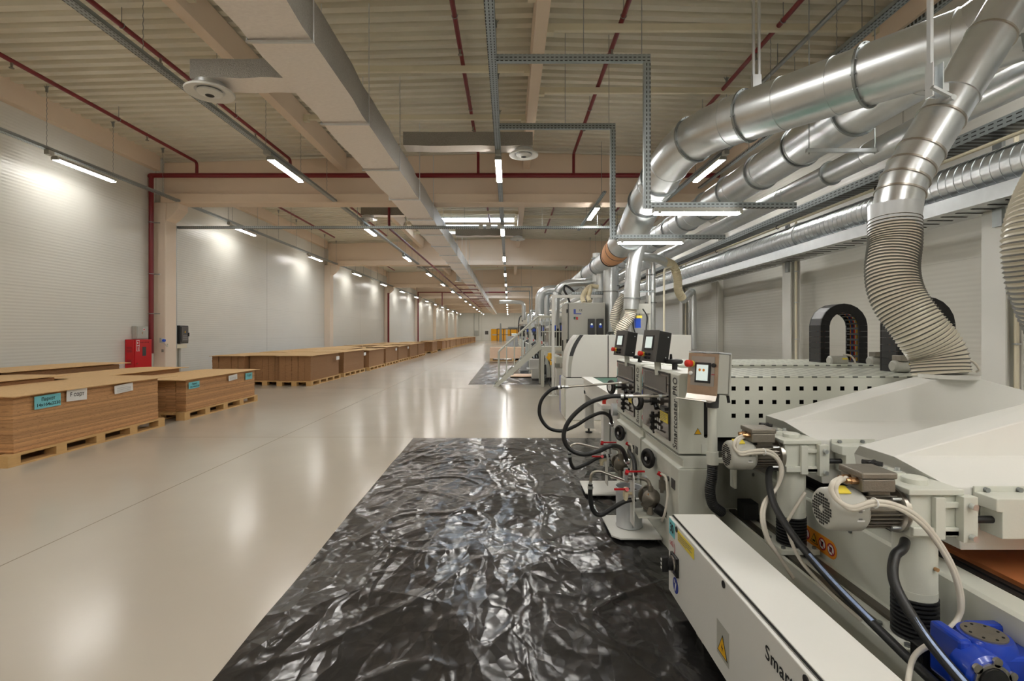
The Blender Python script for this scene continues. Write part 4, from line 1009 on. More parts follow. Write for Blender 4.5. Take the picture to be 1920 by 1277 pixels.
# ---- lifting columns with gear heads, and motors
def fan_cowl(c, t):
    """cowl whose grille faces the aisle (-X)"""
    x, y, z = c
    mb = MB(); mb.lathe((x, y, z), (1, 0, 0), [(.0, .060), (.004, .068), (.014, .075), (.055, .078), (.12, .078), (.135, .066)], 36); cowl = mb.build('fan_cowl', 'machine_grey', t)
    g = MB()
    for i in range(-5, 6):
        for k in range(-5, 6):
            a, b_ = i*.0105, k*.0105
            if .012 < math.hypot(a, b_) < .055: g.box(x-.001, x+.001, y+a-.0038, y+a+.0038, z+b_-.0038, z+b_+.0038)
    g.build('grille_holes', 'void_black', cowl)
    g = MB(); g.lathe((x, y, z), (-1, 0, 0), [(0, .011), (.003, .011), (.003, .004)], 16); g.build('hub', 'machine_grey', cowl)
def lift_unit(Y, which):
    X = 1.505; zc = .772; y = Y
    t = thing('lifting_column', 'pale lifting column with black bellows, '+which, 'machine column', (X, Y, .26), 'lifting columns')
    mb = MB(); mb.box(X-.10, X+.10, Y-.09, Y+.09, .273, .30); mb.build('base_plate', 'machine_green', t, bev=.003)
    mb = MB(); [mb.cyl((X+a, Y+b_, .30), (X+a, Y+b_, .31), .012, n=6) for a in (-.08, .08) for b_ in (-.07, .07)]; mb.each('base_bolt', 'galvanised_dull', t)
    prof = []; z = .30; n = 10
    for i in range(n): h = .0155; prof += [(i*h, .060), (i*h+h*.3, .073), (i*h+h*.7, .073)]
    prof.append((n*.0155, .060))
    MB().tube([(X, Y, .30+p[0]) for p in prof], [p[1] for p in prof], 32).build('bellows', 'black_rubber', t)
    mb = MB(); mb.cyl((X, Y, .445), (X, Y, .69), .068, n=36); mb.lathe((X, Y, .45), (0, 0, 1), [(0, .0685), (.0, .069), (.03, .069), (.03, .0685)], 36); mb.build('column_tube', 'machine_green', t)
    mb = MB(); mb.cyl((X+.02, Y-.067, .575), (X+.022, Y-.078, .575), .007, n=10); mb.build('grease_nipple', 'brass', t)
    mb = MB(); mb.box(X-.075, X+.095, Y-.075, Y+.08, .69, .845); mb.build('gear_head', 'machine_green', t, bev=.004)
    mb = MB(); mb.box(X-.09, X+.105, Y-.09, Y+.09, .845, .865); mb.box(X-.075, X+.09, Y-.09, Y-.075, .70, .73)
    mb.build('head_plate', 'machine_green', t, bev=.003)
    mb = MB(); mb.box(X+.0, X+.035, Y-.095, Y-.076, .69, .838); mb.box(X+.085, X+.135, Y-.11, Y-.076, .685, .845); mb.box(X+.035, X+.09, Y-.09, Y-.076, .70, .72); mb.box(X+.035, X+.09, Y-.09, Y-.076, .80, .82); mb.build('clamp_block', 'machine_green', t, bev=.002)
    mb = MB(); [mb.cyl((X+.11, Y-.112, z), (X+.11, Y-.13, z), .0105, n=16) for z in (.706, .815)]; mb.each('socket_screw', 'galvanised', t)
    mb = MB(); mb.lathe((X, Y+.0, .865), (0, 0, 1), [(0, .041), (.018, .041), (.022, .037), (.022, .001)], 32); mb.build('top_cap', 'machine_green', t)
    mb = MB(); mb.box(X-.11, X+.04, Y+.09, Y+.2, .86, .875); mb.box(X-.16, X-.06, Y+.05, Y+.16, .875, .888); mb.build('top_bracket', 'machine_green', t)
    mb = MB(); mb.lathe((X-.085, Y+.10, .888), (0, 0, 1), [(0, .009), (.02, .009), (.02, .022), (.03, .022)], 12)
    for i in range(4):
        a = PI/4+i*PI/2; mb.cyl((X-.085, Y+.10, .911), (X-.085+.034*math.cos(a), Y+.10+.034*math.sin(a), .911), .011, .009, n=8)
    mb.build('star_knob', 'black_plastic', t)
    mb = MB(); [mb.lathe((X-.02+.05*i, Y+.12, .875), (0, 0, 1), [(0, .014), (.003, .014), (.003, .009), (.014, .009)], 12) for i in range(2)]; mb.each('cap_bolt', 'galvanised', t)
    m_ = thing('gear_motor', 'grey electric motor with fan grille on the '+which, 'motor', (1.25, Y, zc), 'electric motors on the lifting columns')
    fan_cowl((1.155, Y-.01, zc), m_)
    body = MB(); body.cyl((1.28, Y-.01, zc), (1.41, Y-.01, zc), .055, n=24)
    for i in range(26):
        a = 2*PI*i/26
        if abs(math.sin(a)) > .93 and math.sin(a) > 0: continue
        T = Matrix.Translation((1.345, Y-.01, zc)) @ Matrix.Rotation(a, 4, 'X')
        body.box(-.065, .06, .05, .069, -.002, .002, T)
    body.build('finned_body', 'cast_metal', m_)
    mb = MB(); mb.lathe((1.40, Y-.01, zc), (1, 0, 0), [(0, .06), (.01, .083), (.022, .083), (.022, .075), (.034, .075)], 36); mb.build('flange', 'steel', m_)
    mb = MB()
    for a in (45, 135, 225, 315): r_ = math.radians(a); mb.cyl((1.375, Y-.01+.072*math.cos(r_), zc+.072*math.sin(r_)), (1.425, Y-.01+.072*math.cos(r_), zc+.072*math.sin(r_)), .006, n=8)
    mb.each('flange_bolt', 'galvanised', m_)
    mb = MB(); mb.box(1.30, 1.38, Y-.05, Y+.03, .83, .86); mb.box(1.265, 1.385, Y-.068, Y+.055, .848, .895); bx = mb.build('terminal_box', 'cast_metal', m_, bev=.005)
    mb = MB(); mb.box(1.26, 1.39, Y-.072, Y+.06, .895, .92); mb.build('box_lid', 'cast_metal', bx, bev=.006)
    mb = MB()
    for dy in (-.04, .0): mb.cyl((1.27, Y+dy, .882), (1.24, Y+dy, .882), .0125, n=8); mb.cyl((1.24, Y+dy, .882), (1.225, Y+dy, .882), .010, n=12)
    mb.each('cable_gland', 'brass', bx)
    q = quadplate((1.235, Y-.085, .75), (1, 0, 0), (0, 0, 1), .026, .045, .001).build('rating_label', 'paper', m_)
    g = MB(); [g.box(1.238, 1.252, Y-.0872, Y-.0862, .757+.005*i, .7595+.005*i) for i in range(7)]; g.build('bar_code', 'ink', q)
    ys = MB(); ys.prism([(1.185+.0, 0), (1.23, 0), (1.23, .001), (1.185, .001)], 0, .05)
    T = Matrix.Translation((1.20, Y-.035, zc+.076)) @ Matrix.Rotation(.42, 4, 'X'); yl = MB(); yl.box(-.02, .035, -.02, .02, -.001, .003, T); yl.build('yellow_label', 'yellow', m_)
    cb = thing('motor_cable', 'pale looping cable from the motor on the '+which, 'cable', (1.25, Y, .8), 'pale motor cables')
    for i, dy in enumerate((-.04, .0)):
        if Y < 2: px = [(1577+10*i, 896), (1562+9*i, 905), (1559+8*i, 921), (1573+4*i, 940+3*i), (1600, 951+4*i), (1640, 940+6*i), (1683, 948+5*i), (1722, 970+7*i), (1760-5*i, 1015), (1790-4*i, 1070), (1803-3*i, 1125), (1795, 1162), (1760, 1196+4*i), (1715, 1230), (1700, 1290)]; dd = [1.84+.03*i, 1.8, 1.79, 1.78, 1.765]+[1.75]*2+[1.735]*5+[1.70, 1.66, 1.58]
        else: px = [(1392+6*i, 817), (1380+6*i, 825), (1376+6*i, 838), (1388, 849+3*i), (1410, 846+4*i), (1440, 845+5*i), (1459, 860+4*i), (1467-3*i, 885), (1456, 915), (1434+4*i, 940), (1428+4*i, 970), (1438+3*i, 1010), (1462, 1045), (1488, 1085)]; dd = [2.66+.03*i, 2.63, 2.62, 2.61, 2.6]+[2.57]*4+[2.52, 2.48, 2.44, 2.40, 2.36]
        pts = [at(a_[0], a_[1], b_) for a_, b_ in zip(px, dd)]
        if 0: pts = [(1.235, Y+dy, .882), (1.19-.015*i, Y+dy-.01, .86), (1.175-.01*i, Y+dy-.03, .80), (1.235, Y-.06+dy*.3, .775-.012*i), (1.32, Y-.085, .80-.008*i), (1.40, Y-.10, .815-.01*i), (1.50, Y-.115, .78-.012*i), (1.60, Y-.13, .70), (1.655+.006*i, Y-.14, .58), (1.665, Y-.15, .46), (1.60, Y-.17, .36), (1.50, Y-.22, .30), (1.44, Y-.30, .285)]
        MB().tube(spline(pts, 8), .0085, 10).build('cable', 'white_cable', cb)
    mb = MB(); mb.torus(at(1640, 943, 1.75) if Y < 2 else at(1432, 847, 2.58), (1, .1, 0), .016, .003, 16, 6); mb.build('cable_tie', 'paper', cb)
lift_unit(2.70, 'farther column below the perforated cover')
lift_unit(1.88, 'nearer column beside the blue gearbox')
# thick black hoses along the bed
def hose(name, lab, pts, r, m='black_rubber', group=None, n=14, cat='hose', fits=True):
    p = spline(pts, 12); t = thing(name, lab, cat, p[len(p)//2], group); MB().tube(p, r, n).build('tube', m, t)
    return t, p
def print_on(t, p, i0, i1, r, side):
    q = [p[i]+Vector(side)*r*.55 for i in range(i0, i1)]; MB().tube(q, r*.55, 8).build('blue_printing', 'hose_print', t)
t, p = hose('hydraulic_hose', 'black hose with blue printing dropping from the farther column', [(1.47, 2.68, .70), (1.36, 2.64, .705), (1.30, 2.5, .60), (1.305, 2.35, .50), (1.33, 2.15, .41), (1.35, 1.9, .345), (1.36, 1.6, .30), (1.37, 1.3, .285), (1.38, 1.0, .28)], .0165)
print_on(t, p, 44, 62, .0165, (-.3, -.1, 1))
t, p = hose('hydraulic_hose', 'black hose with blue printing dropping from the nearer column', [(1.465, 1.87, .66), (1.40, 1.80, .655), (1.355, 1.78, .63), (1.325, 1.74, .56), (1.335, 1.66, .47), (1.35, 1.56, .40), (1.365, 1.40, .34), (1.38, 1.2, .32), (1.38, .9, .31)], .0165)
print_on(t, p, 46, 74, .0165, (-.3, -.1, 1))
hose('cable_bundle', 'thin pale cables dropping beside the farther printed hose', [(1.52, 2.60, .60), (1.42, 2.55, .50), (1.345, 2.45, .48), (1.335, 2.32, .38), (1.36, 2.15, .32), (1.39, 2.0, .285)], .008, 'white_cable', cat='cable')

# ---- blue gearbox at the lower right corner
t = thing('blue_gearbox', 'glossy blue gearbox with round steel cover in the lower right corner', 'gearbox', (1.47, 1.5, .27))
gx, gy, gz = 1.54, 1.61, .41
mb = MB(); mb.box(gx-.09, gx+.22, gy-.07, gy+.08, gz-.13, gz+.02); mb.box(gx-.14, gx-.10, gy-.04, gy+.08, gz-.11, gz+.055); mb.box(gx-.13, gx+.22, gy-.09, gy-.06, gz-.135, gz-.05); mb.box(gx-.02, gx+.1, gy+.05, gy+.09, gz-.05, gz+.05); mb.build('housing', 'blue_paint', t, bev=.010)
mb = MB(); mb.lathe((gx-.02, gy+.01, gz+.01), (0, 0, 1), [(0, .080), (.02, .078), (.038, .068), (.038, .001)], 40); mb.build('cover_flange', 'blue_paint', t)
mb = MB(); mb.lathe((gx-.02, gy+.01, gz+.048), (0, 0, 1), [(0, .058), (.005, .058), (.005, .001)], 40); cv = mb.build('round_cover', 'cast_metal', t)
mb = MB(); [mb.cyl((gx-.02+.044*math.cos(a), gy+.01+.044*math.sin(a), gz+.053), (gx-.02+.044*math.cos(a), gy+.01+.044*math.sin(a), gz+.055), .004, n=8) for a in [i*PI/4 for i in range(8)]]; mb.each('cover_mark', 'void_black', cv)
fx_, fy_, fz_ = 1.445, 1.535, .375
mb = MB(); mb.lathe((fx_, fy_+.05, fz_), (0, -1, 0), [(0, .075), (.06, .073), (.07, .062), (.07, .05)], 40)
mb.build('input_flange', 'blue_paint', t)
mb = MB(); mb.lathe((fx_, fy_-.02, fz_), (0, -1, 0), [(0, .056), (.006, .056), (.006, .046)], 40, caps=False); mb.build('steel_ring', 'steel', t)
for i in range(6):
    a = PI*i/3+.3; cx, cz = fx_+.062*math.cos(a), fz_+.062*math.sin(a); mb = MB(); mb.lathe((cx, fy_-.018, cz), (0, -1, 0), [(0, .014), (.008, .014), (.008, .007)], 16); mb.build('ring_lug', 'steel', t)
mb = MB(); mb.lathe((fx_, fy_-.021, fz_), (0, -1, 0), [(0, .044), (.010, .044), (.010, .001)], 32); mb.build('shaft_seal', 'black_plastic', t)
mb = MB(); [mb.box(gx+.12, gx+.14, gy-.075+.026*i, gy-.062+.026*i, gz-.1, gz+.04) for i in range(6)]; mb.box(gx+.10, gx+.32, gy-.07, gy+.08, gz-.09, gz+.025); mb.build('ribs', 'blue_paint', t, bev=.004)
q = quadplate((gx+.09, gy-.07, gz+.031), (1, 0, 0), (0, 1, 0), .06, .03, .001).build('rating_plate', 'tin', t)
mb = MB(); [mb.box(gx+.095, gx+.14, gy-.066+.007*i, gy-.063+.007*i, gz+.0325, gz+.033) for i in range(3)]; mb.build('printed_lines', 'ink', q)
mb = MB(); mb.box(1.40, 1.47, 1.72, 1.77, .273, .35); tag(mb.build('end_stop_block', 'black_plastic', loc=(1.44, 1.74, .28), bev=.005), 'black block on the rails between blue gearbox and near column', 'stop block')
# ---- coater units
def handwheel(c, axis, R, parent, name='handwheel', knob=True, hub='black_plastic'):
    c = Vector(c); axis = Vector(axis).normalized()
    mb = MB(); mb.torus(c, axis, R*.8, R*.24, 28, 10); mb.lathe(c-axis*R*.1, axis, [(0, R*.72), (R*.12, R*.72)], 28); mb.lathe(c-axis*R*.3, axis, [(0, R*.22), (R*.55, R*.22)], 16); mb.lathe(c-axis*R*.04, axis, [(0, R*.74), (R*.05, R*.74), (R*.05, R*.01)], 28)
    w = mb.build(name, 'black_plastic', parent)
    mb = MB(); mb.lathe(c+axis*R*.22, axis, [(0, R*.2), (R*.05, R*.2), (R*.05, .0005)], 16); mb.build('hub_cap', 'tin', w)
    if knob:
        u = Vector((0, 0, 1)) if abs(axis.z) < .9 else Vector((0, 1, 0))
        k = c+u*R*.8; mb = MB(); mb.lathe(k, axis, [(0, R*.12), (R*.15, R*.17), (R*.75, R*.13), (R*.8, R*.05)], 12); mb.build('crank_grip', 'black_plastic', w)
    return w
def control_head(c, t, s=1.0):
    """black boxed touch panel leaning toward the aisle"""
    a = math.radians(69); T = Matrix.Translation(c) @ Matrix.Rotation(-a, 4, 'Z') @ Matrix.Rotation(math.radians(-9), 4, 'X') @ Matrix.Scale(s, 4)
    w, d, h = .155, .115, .21
    mb = MB(); mb.box(-w/2, w/2, -d/2+.012, d/2, -h/2, h/2, T); p = mb.build('control_head', 'black_plastic', t, bev=.004)
    mb = MB(); mb.box(-w/2-.003, w/2+.003, -d/2, -d/2+.012, -h/2-.004, h/2+.004, T); mb.build('front_plate', 'panel_grey', p, bev=.003)
    mb = MB(); mb.box(-.05, .045, -d/2-.004, -d/2, -.03, .07, T); mb.build('screen_frame', 'screen_frame', p)
    mb = MB(); mb.box(-.038, .033, -d/2-.006, -d/2-.004, -.018, .06, T); mb.build('screen', 'screen', p)
    mb = MB(); mb.lathe(T @ Vector((-.05, -d/2, -.062)), T.to_3x3() @ Vector((0, -1, 0)), [(0, .016), (.008, .016)], 18); mb.build('button_collar', 'yellow', p)
    mb = MB(); mb.lathe(T @ Vector((-.05, -d/2-.008, -.062)), T.to_3x3() @ Vector((0, -1, 0)), [(0, .009), (.01, .009), (.012, .018), (.03, .018), (.034, .012)], 20); mb.build('emergency_button', 'red_plastic', p)
    mb = MB()
    for x, z in ((-.01, -.06), (.02, -.06), (.02, -.085), (-.01, -.085)): mb.lathe(T @ Vector((x, -d/2, z)), T.to_3x3() @ Vector((0, -1, 0)), [(0, .009), (.018, .008), (.02, .004)], 12)
    mb.build('switches', 'ink', p)
    mb = MB(); mb.cyl(c+Vector((.01, 0, -h*.45)), c+Vector((.015, .0, -h*.5-.09)), .022, n=14); mb.build('mounting_neck', 'machine_green', t)
    mb = MB(); [mb.cyl(T @ Vector((w/2-.012, y, z)), T @ Vector((w/2+.004, y, z)), .004, n=8) for y in (.03,) for z in (-.07, .07)]; mb.each('screw', 'tin', p)
def coater(y0, lab, near, tagno):
    y1 = y0+.87; xf = 1.035; zt = 1.172
    t = thing('roller_coater', lab, 'coating machine', (2.0, y0+.43, 0), 'roller coating machines')
    # lower cabinet, plinth groove, upper cabinet
    mb = MB(); mb.box(xf, 1.255, y0, y1, 0.0, .587); mb.prism([(xf, .587), (xf+.03, .60), (xf+.03, .64), (xf-.0, .665), (1.24, .665), (1.24, .587)], y0+.01, y1-.01); mb.build('lower_cabinet', 'machine_green', t, bev=.005)
    mb = MB(); mb.prism([(xf, .68), (xf, zt-.012), (xf+.02, zt), (1.22, zt), (1.22, .68)], y0, y1-.03); mb.build('upper_cabinet', 'machine_green', t, bev=.005)
    # glazed door
    ya, yb = y0+.15, y1-.065
    mb = MB(); mb.box(xf-.006, xf+.0, ya, yb, .728, zt-.012); dr = mb.build('door', 'smoked_glass', t)
    mb = MB(); mb.box(xf-.010, xf-.006, ya, ya+.014, .728, zt-.012); mb.box(xf-.010, xf-.006, ya+.014, yb, zt-.026, zt-.012); mb.build('door_frame', 'black_plastic', dr)
    mb = MB(); mb.box(xf-.009, xf-.006, ya+.07, yb-.06, 1.03, 1.135); mb.build('upper_window', 'panel_grey', dr)
    mb = MB(); mb.cyl((xf-.012, ya+.02, 1.01), (xf-.012, yb-.02, 1.01), .005, n=8); mb.build('door_seam', 'ink', dr)
    q = quadplate((xf-.0075, ya+.20, .83), (0, -1, 0), (0, 0, 1), .17, .065, .001).build('notice_label', 'yellow', dr)
    mb = MB(); [mb.box(xf-.0102, xf-.0096, ya+.19-.14*w_, ya+.19, .882-.011*i, .885-.011*i) for i, w_ in enumerate((1, .8, 1, .9, .5))]; mb.build('printed_lines', 'ink_grey', q)
    mb = MB(); mb.box(xf-.03, xf-.006, ya+.03, ya+.14, .915, .935); mb.build('door_grip', 'black_plastic', dr)
    mb = MB()
    for i in range(3):
        for k in range(5):
            if k != 2: mb.box(xf-.0085, xf-.0065, ya+.20+.045*i, ya+.222+.045*i, .76+.05*k, .785+.05*k)
    mb.each('white_mark', 'paper', dr)
    mb = MB(); [mb.cyl((xf-.006, ya+.3, z), (xf-.05, ya+.3, z), .013, n=10) for z in (.80, .84, .76)]; mb.tube([(xf-.03, ya+.3, .74), (xf-.03, ya+.3, .87)], .012, 8); mb.tube([(xf-.03, ya+.3, .745), (xf-.045, ya+.22, .74)], .007, 8); mb.build('valve_cluster', 'black_plastic', dr)
    # adjusting gear with dial wheel reaching out of the door
    g = MB(); yc = ya+.28; g.cyl((xf-.006, yc, .945), (xf-.05, yc, .945), .028, n=16); g.cyl((xf-.02, yc-.04, .90), (xf-.02, yc+.05, .98), .016, n=10); g.cyl((xf-.05, yc, .945), (xf-.13, yc, .945), .011, n=12); g.build('adjusting_gear', 'black_plastic', dr)
    w = handwheel((xf-.14, yc, .945), (-1, -.35, 0), .062, t, 'dial_wheel', False)
    mb = MB(); mb.lathe((xf-.154, yc-.004, .945), (-1, -.25, 0), [(0, .036), (.002, .036), (.002, .001)], 24); mb.build('dial', 'paper', w)
    lettering('Smartcoater PRO', (xf-.001, y0+.022, .70), (0, 0, 1), (0, 1, 0), .115, 'ink', t, 'lettering', .0015, spacing=1.08, fit=.44)
    # stickers on the far strip
    mb = MB(); mb.box(xf-.002, xf, y1-.06, y1-.035, 1.0, 1.08); mb.build('number_tag', 'turquoise', t)
    if near: lettering(tagno, (xf-.003, y1-.037, 1.02), (0, -1, 0), (0, 0, 1), .035, 'ink', t, 'printed_text', .001, fit=.02)
    mb = MB(); mb.box(xf-.002, xf, y1-.06, y1-.035, 1.10, 1.145); mb.build('maker_mark', 'logo_red', t)
    mb = MB(); mb.cyl((xf, y1-.05, .96), (xf-.002, y1-.05, .96), .024, n=20); mb.build('blue_sign', 'sign_blue', t)
    q = quadplate((xf-.001, y1-.035, .735), (0, -1, 0), (0, 0, 1), .085, .06, .001).build('pictogram_label', 'paper', t)
    mb = MB(); mb.torus((xf-.003, y1-.055, .768), (1, 0, 0), .015, .003, 18, 6); mb.build('red_ring', 'logo_red', q)
    # lower cabinet fittings
    handwheel((xf-.05, y0+.50, .53), (-1, -.4, 0), .068, t, 'handwheel', False)
    mb = MB(); mb.cyl((xf, y0+.50, .53), (xf-.05, y0+.50, .53), .012, n=10); mb.build('wheel_shaft', 'black_plastic', t)
    mb = MB(); mb.cyl((xf, y0+.19, .475), (xf-.018, y0+.19, .475), .016, n=16); mb.build('rotary_knob', 'dark_grey', t)
    mb = MB(); mb.box(xf-.004, xf, y0+.06, y0+.13, .44, .50); mb.build('meter_plate', 'dark_grey', t)
    mb = MB(); mb.prism([(y0+.62, .53), (y0+.55, .56), (y0+.55, .53)], xf-.002, xf, 'x'); mb.build('corner_mark', 'ink', t)
    # top crank wheel and head
    if near: handwheel((1.12, y0+.36, 1.225), (0, 0, 1), .062, t, 'crank_wheel')
    else: handwheel((1.12, y0+.30, 1.215), (0, 0, 1), .062, t, 'crank_wheel', True)
    mb = MB(); mb.cyl((1.12, y0+.33, zt), (1.12, y0+.33, 1.225), .018, n=12); mb.build('crank_shaft', 'black_plastic', t)
    control_head(at(1230, 650, 3.5)+Vector((0, y0-3.09, 0)), t)
    # air regulator with pale hose
    mb = MB(); mb.box(xf-.035, xf, y0+.25, y0+.29, .38, .44); mb.cyl((xf-.02, y0+.27, .36), (xf-.02, y0+.27, .47), .012, n=10); mb.build('air_regulator', 'cast_metal', t)
    mb = MB(); mb.cyl((xf-.02, y0+.27, .475), (xf-.045, y0+.28, .49), .014, n=10); mb.build('regulator_valve', 'red_paint', t)
    mb = MB(); mb.tube(spline([(xf-.03, y0+.25, .49), (xf-.02, y0+.18, .48), (xf-.03, y0+.12, .38), (xf-.05, y0+.11, .28), (xf-.06, y0+.14, .22)], 8), .008, 8); mb.build('air_hose', 'white_cable', t)
    if near:
        mb = MB(); mb.box(1.19, 1.212, y0-.002, y0+.01, .79, 1.0)
        for z in (.79, 1.0): mb.cyl((1.201, y0-.002, z), (1.201, y0+.01, z), .011, n=16)
        mb.build('slot', 'void_black', t)
        triangle_sign((1.13, y0-.001, .80), (1, 0, 0), (0, 0, 1), .045, t, False)
        mb = MB(); mb.box(1.175, 1.22, y0-.002, y0, .682, .74); mb.build('access_panel', 'machine_green', t)
        # body behind, with punched front and top
        holes = [(1.42+.0858*i, z) for z in (1.068, .982, .896) for i in range(17)]; hs = .0135
        xs = sorted({1.215, 2.95} | {round(x+s*hs, 5) for x, z in holes for s in (-1, 1)}); zs = sorted({.76, 1.135} | {round(z+s*hs, 5) for x, z in holes for s in (-1, 1)})
        mb = MB(); Y = 3.2
        for i in range(len(xs)-1):
            for j in range(len(zs)-1):
                cx, cz = (xs[i]+xs[i+1])/2, (zs[j]+zs[j+1])/2
                if any(abs(cx-hx) < hs*.9 and abs(cz-hz) < hs*.9 for hx, hz in holes): continue
                mb.add([(xs[i], Y, zs[j]), (xs[i+1], Y, zs[j]), (xs[i+1], Y, zs[j+1]), (xs[i], Y, zs[j+1])], [(0, 1, 2, 3)])
        mb.build('perforated_front', 'machine_green', t)
        mb = MB(); mb.box(1.215, 2.95, 3.2, 3.95, 1.135, 1.145); mb.build('perforated_top', 'perforated_top', t, bev=.003)
        mb = MB(); mb.box(1.23, 2.93, 3.25, 3.9, .66, 1.125); mb.build('interior_shade', 'void_black', t)  # black block put in as the shade behind the punched holes
        mb = MB(); mb.box(2.935, 2.95, 3.2, 3.95, .53, 1.135); mb.box(1.75, 2.95, 3.6, 3.9, .55, .76); mb.build('side_plate', 'machine_green', t)
    else:
        mb = MB(); mb.box(1.22, 2.95, y0, y1, .68, 1.155); mb.build('rear_body', 'machine_green', t)
        mb = MB(); mb.box(1.215, 2.96, y0+.02, y1, 1.155, 1.165); mb.build('perforated_top', 'perforated_top', t, bev=.003)
    return t
coater(3.09, 'nearer roller coater with smoked door beside the steel control panel', True, '29')
coater(4.00, 'farther roller coater with smoked door, left of the nearer one', False, '28')

# ---- pendant control panel on its post
t = thing('control_panel', 'steel framed touch control panel with red stop button on a post', 'control panel', (1.19, 2.95, .6))
mb = MB(); mb.cyl((1.186, 2.95, .655), (1.186, 2.95, 1.07), .027, n=24); mb.lathe((1.186, 2.95, .655), (0, 0, 1), [(0, .033), (.075, .033), (.075, .027)], 24); mb.build('post', 'machine_green', t)
mb = MB(); mb.lathe((1.186, 2.95, .985), (0, 0, 1), [(0, .034), (.08, .038), (.11, .030)], 24); mb.build('swivel_sleeve', 'dark_grey', t)
mb = MB(); mb.cyl((1.2, 2.93, 1.07), (1.25, 2.90, 1.075), .008, n=8); mb.cyl((1.25, 2.90, 1.08), (1.255, 2.89, 1.02), .009, n=8); mb.build('swivel_lever', 'black_plastic', t)
a = math.radians(56); cc = at(1330, 702, 2.93); T = Matrix.Translation(cc) @ Matrix.Rotation(-a, 4, 'Z') @ Matrix.Rotation(math.radians(-5), 4, 'X')
w, d, h = .195, .13, .235
mb = MB(); mb.box(-w/2+.004, w/2-.004, -d/2+.012, d/2-.018, -h/2+.012, h/2, T); mb.build('case', 'machine_grey', t, bev=.004)
mb = MB(); mb.box(-w/2, w/2, d/2-.012, d/2, -h/2+.004, h/2+.004, T); mb.build('rear_cover', 'machine_grey', t, bev=.004)
mb = MB(); mb.box(-w/2+.01, w/2-.01, d/2-.018, d/2-.012, -h/2+.02, h/2-.004, T); mb.build('gasket', 'void_black', t)
mb = MB(); mb.box(-w/2, w/2, -d/2, -d/2+.004, -h/2, h/2, T); fr = mb.build('shield_plate', 'copper_edge', t)
mb = MB(); mb.box(-w/2+.022, w/2-.022, -d/2-.003, -d/2, -h/2+.05, h/2-.018, T); mb.build('button_plate', 'brushed_steel', fr)
# folded tray below the plate
pts = [(-h/2, -d/2), (-h/2-.03, -d/2-.012), (-h/2-.038, -d/2-.06), (-h/2-.030, -d/2-.095)]
mb = MB()
for i in range(3):
    (z0, y0), (z1, y1) = pts[i], pts[i+1]
    mb.add([T @ Vector(p) for p in ((-w/2, y0, z0), (w/2, y0, z0), (w/2, y1, z1), (-w/2, y1, z1), (-w/2, y0+.003, z0+.003), (w/2, y0+.003, z0+.003), (w/2, y1+.003, z1+.003), (-w/2, y1+.003, z1+.003))], [(0, 1, 2, 3), (7, 6, 5, 4), (0, 4, 5, 1), (2, 6, 7, 3), (0, 3, 7, 4), (1, 5, 6, 2)])
mb.build('folded_tray', 'steel', fr)
mb = MB(); mb.box(-w/2+.0, -.012, -d/2+.0, d/2-.02, h/2+.004, h/2+.012, T); mb.box(.012, w/2, -d/2+.0, d/2-.01, h/2+.004, h/2+.012, T); mb.build('hook_plates', 'tin', t)
mb = MB(); mb.box(-.045, .055, -d/2-.009, -d/2-.003, -.05, .065, T); sf = mb.build('screen_frame', 'screen_frame', fr, bev=.002)
mb = MB(); mb.box(-.033, .041, -d/2-.011, -d/2-.009, -.038, .052, T); mb.build('screen', 'screen', fr)
mb = MB()
for x in (-.012, .014): mb.lathe(T @ Vector((x, -d/2-.011, .022)), T.to_3x3() @ Vector((0, -1, 0)), [(0, .008), (.0006, .008), (.0006, .0005)], 14)
mb.build('screen_symbols', 'orange', fr)
mb = MB(); mb.lathe(T @ Vector((-.07, -d/2, .055)), T.to_3x3() @ Vector((0, -1, 0)), [(0, .019), (.012, .019)], 18); mb.build('button_collar', 'yellow', fr)
mb = MB(); mb.lathe(T @ Vector((-.07, -d/2-.01, .055)), T.to_3x3() @ Vector((0, -1, 0)), [(0, .012), (.01, .012), (.012, .021), (.038, .021), (.043, .014), (.043, .001)], 22); mb.build('emergency_button', 'red_plastic', fr)
mb = MB(); mb.lathe(T @ Vector((-.072, -d/2-.003, .0)), T.to_3x3() @ Vector((0, -1, 0)), [(0, .012), (.01, .012), (.014, .006)], 16); mb.build('push_button', 'paper', fr)
mb = MB(); mb.lathe(T @ Vector((.072, -d/2-.003, .052)), T.to_3x3() @ Vector((0, -1, 0)), [(0, .012), (.006, .012), (.006, .002)], 16); mb.build('key_switch', 'black_plastic', fr)
mb = MB(); mb.box(.06, .08, -d/2-.0045, -d/2-.003, -.002, .002, T); mb.build('red_line', 'logo_red', fr)
p = resample(spline([(1.186, 2.95, .66), (1.183, 2.95, .58), (1.175, 2.96, .50), (1.20, 2.98, .41), (1.27, 3.02, .35)], 30), .006)
MB().tube(p, [.027+(.003 if i % 2 else 0) for i in range(len(p))], 20).build('corrugated_conduit', 'black_rubber', t)
mb = MB(); mb.box(1.21, 1.38, 2.93, 2.97, .665, .69); mb.box(1.30, 1.315, 2.92, 2.98, .52, .68); mb.build('post_bracket', 'machine_green', t, bev=.003)

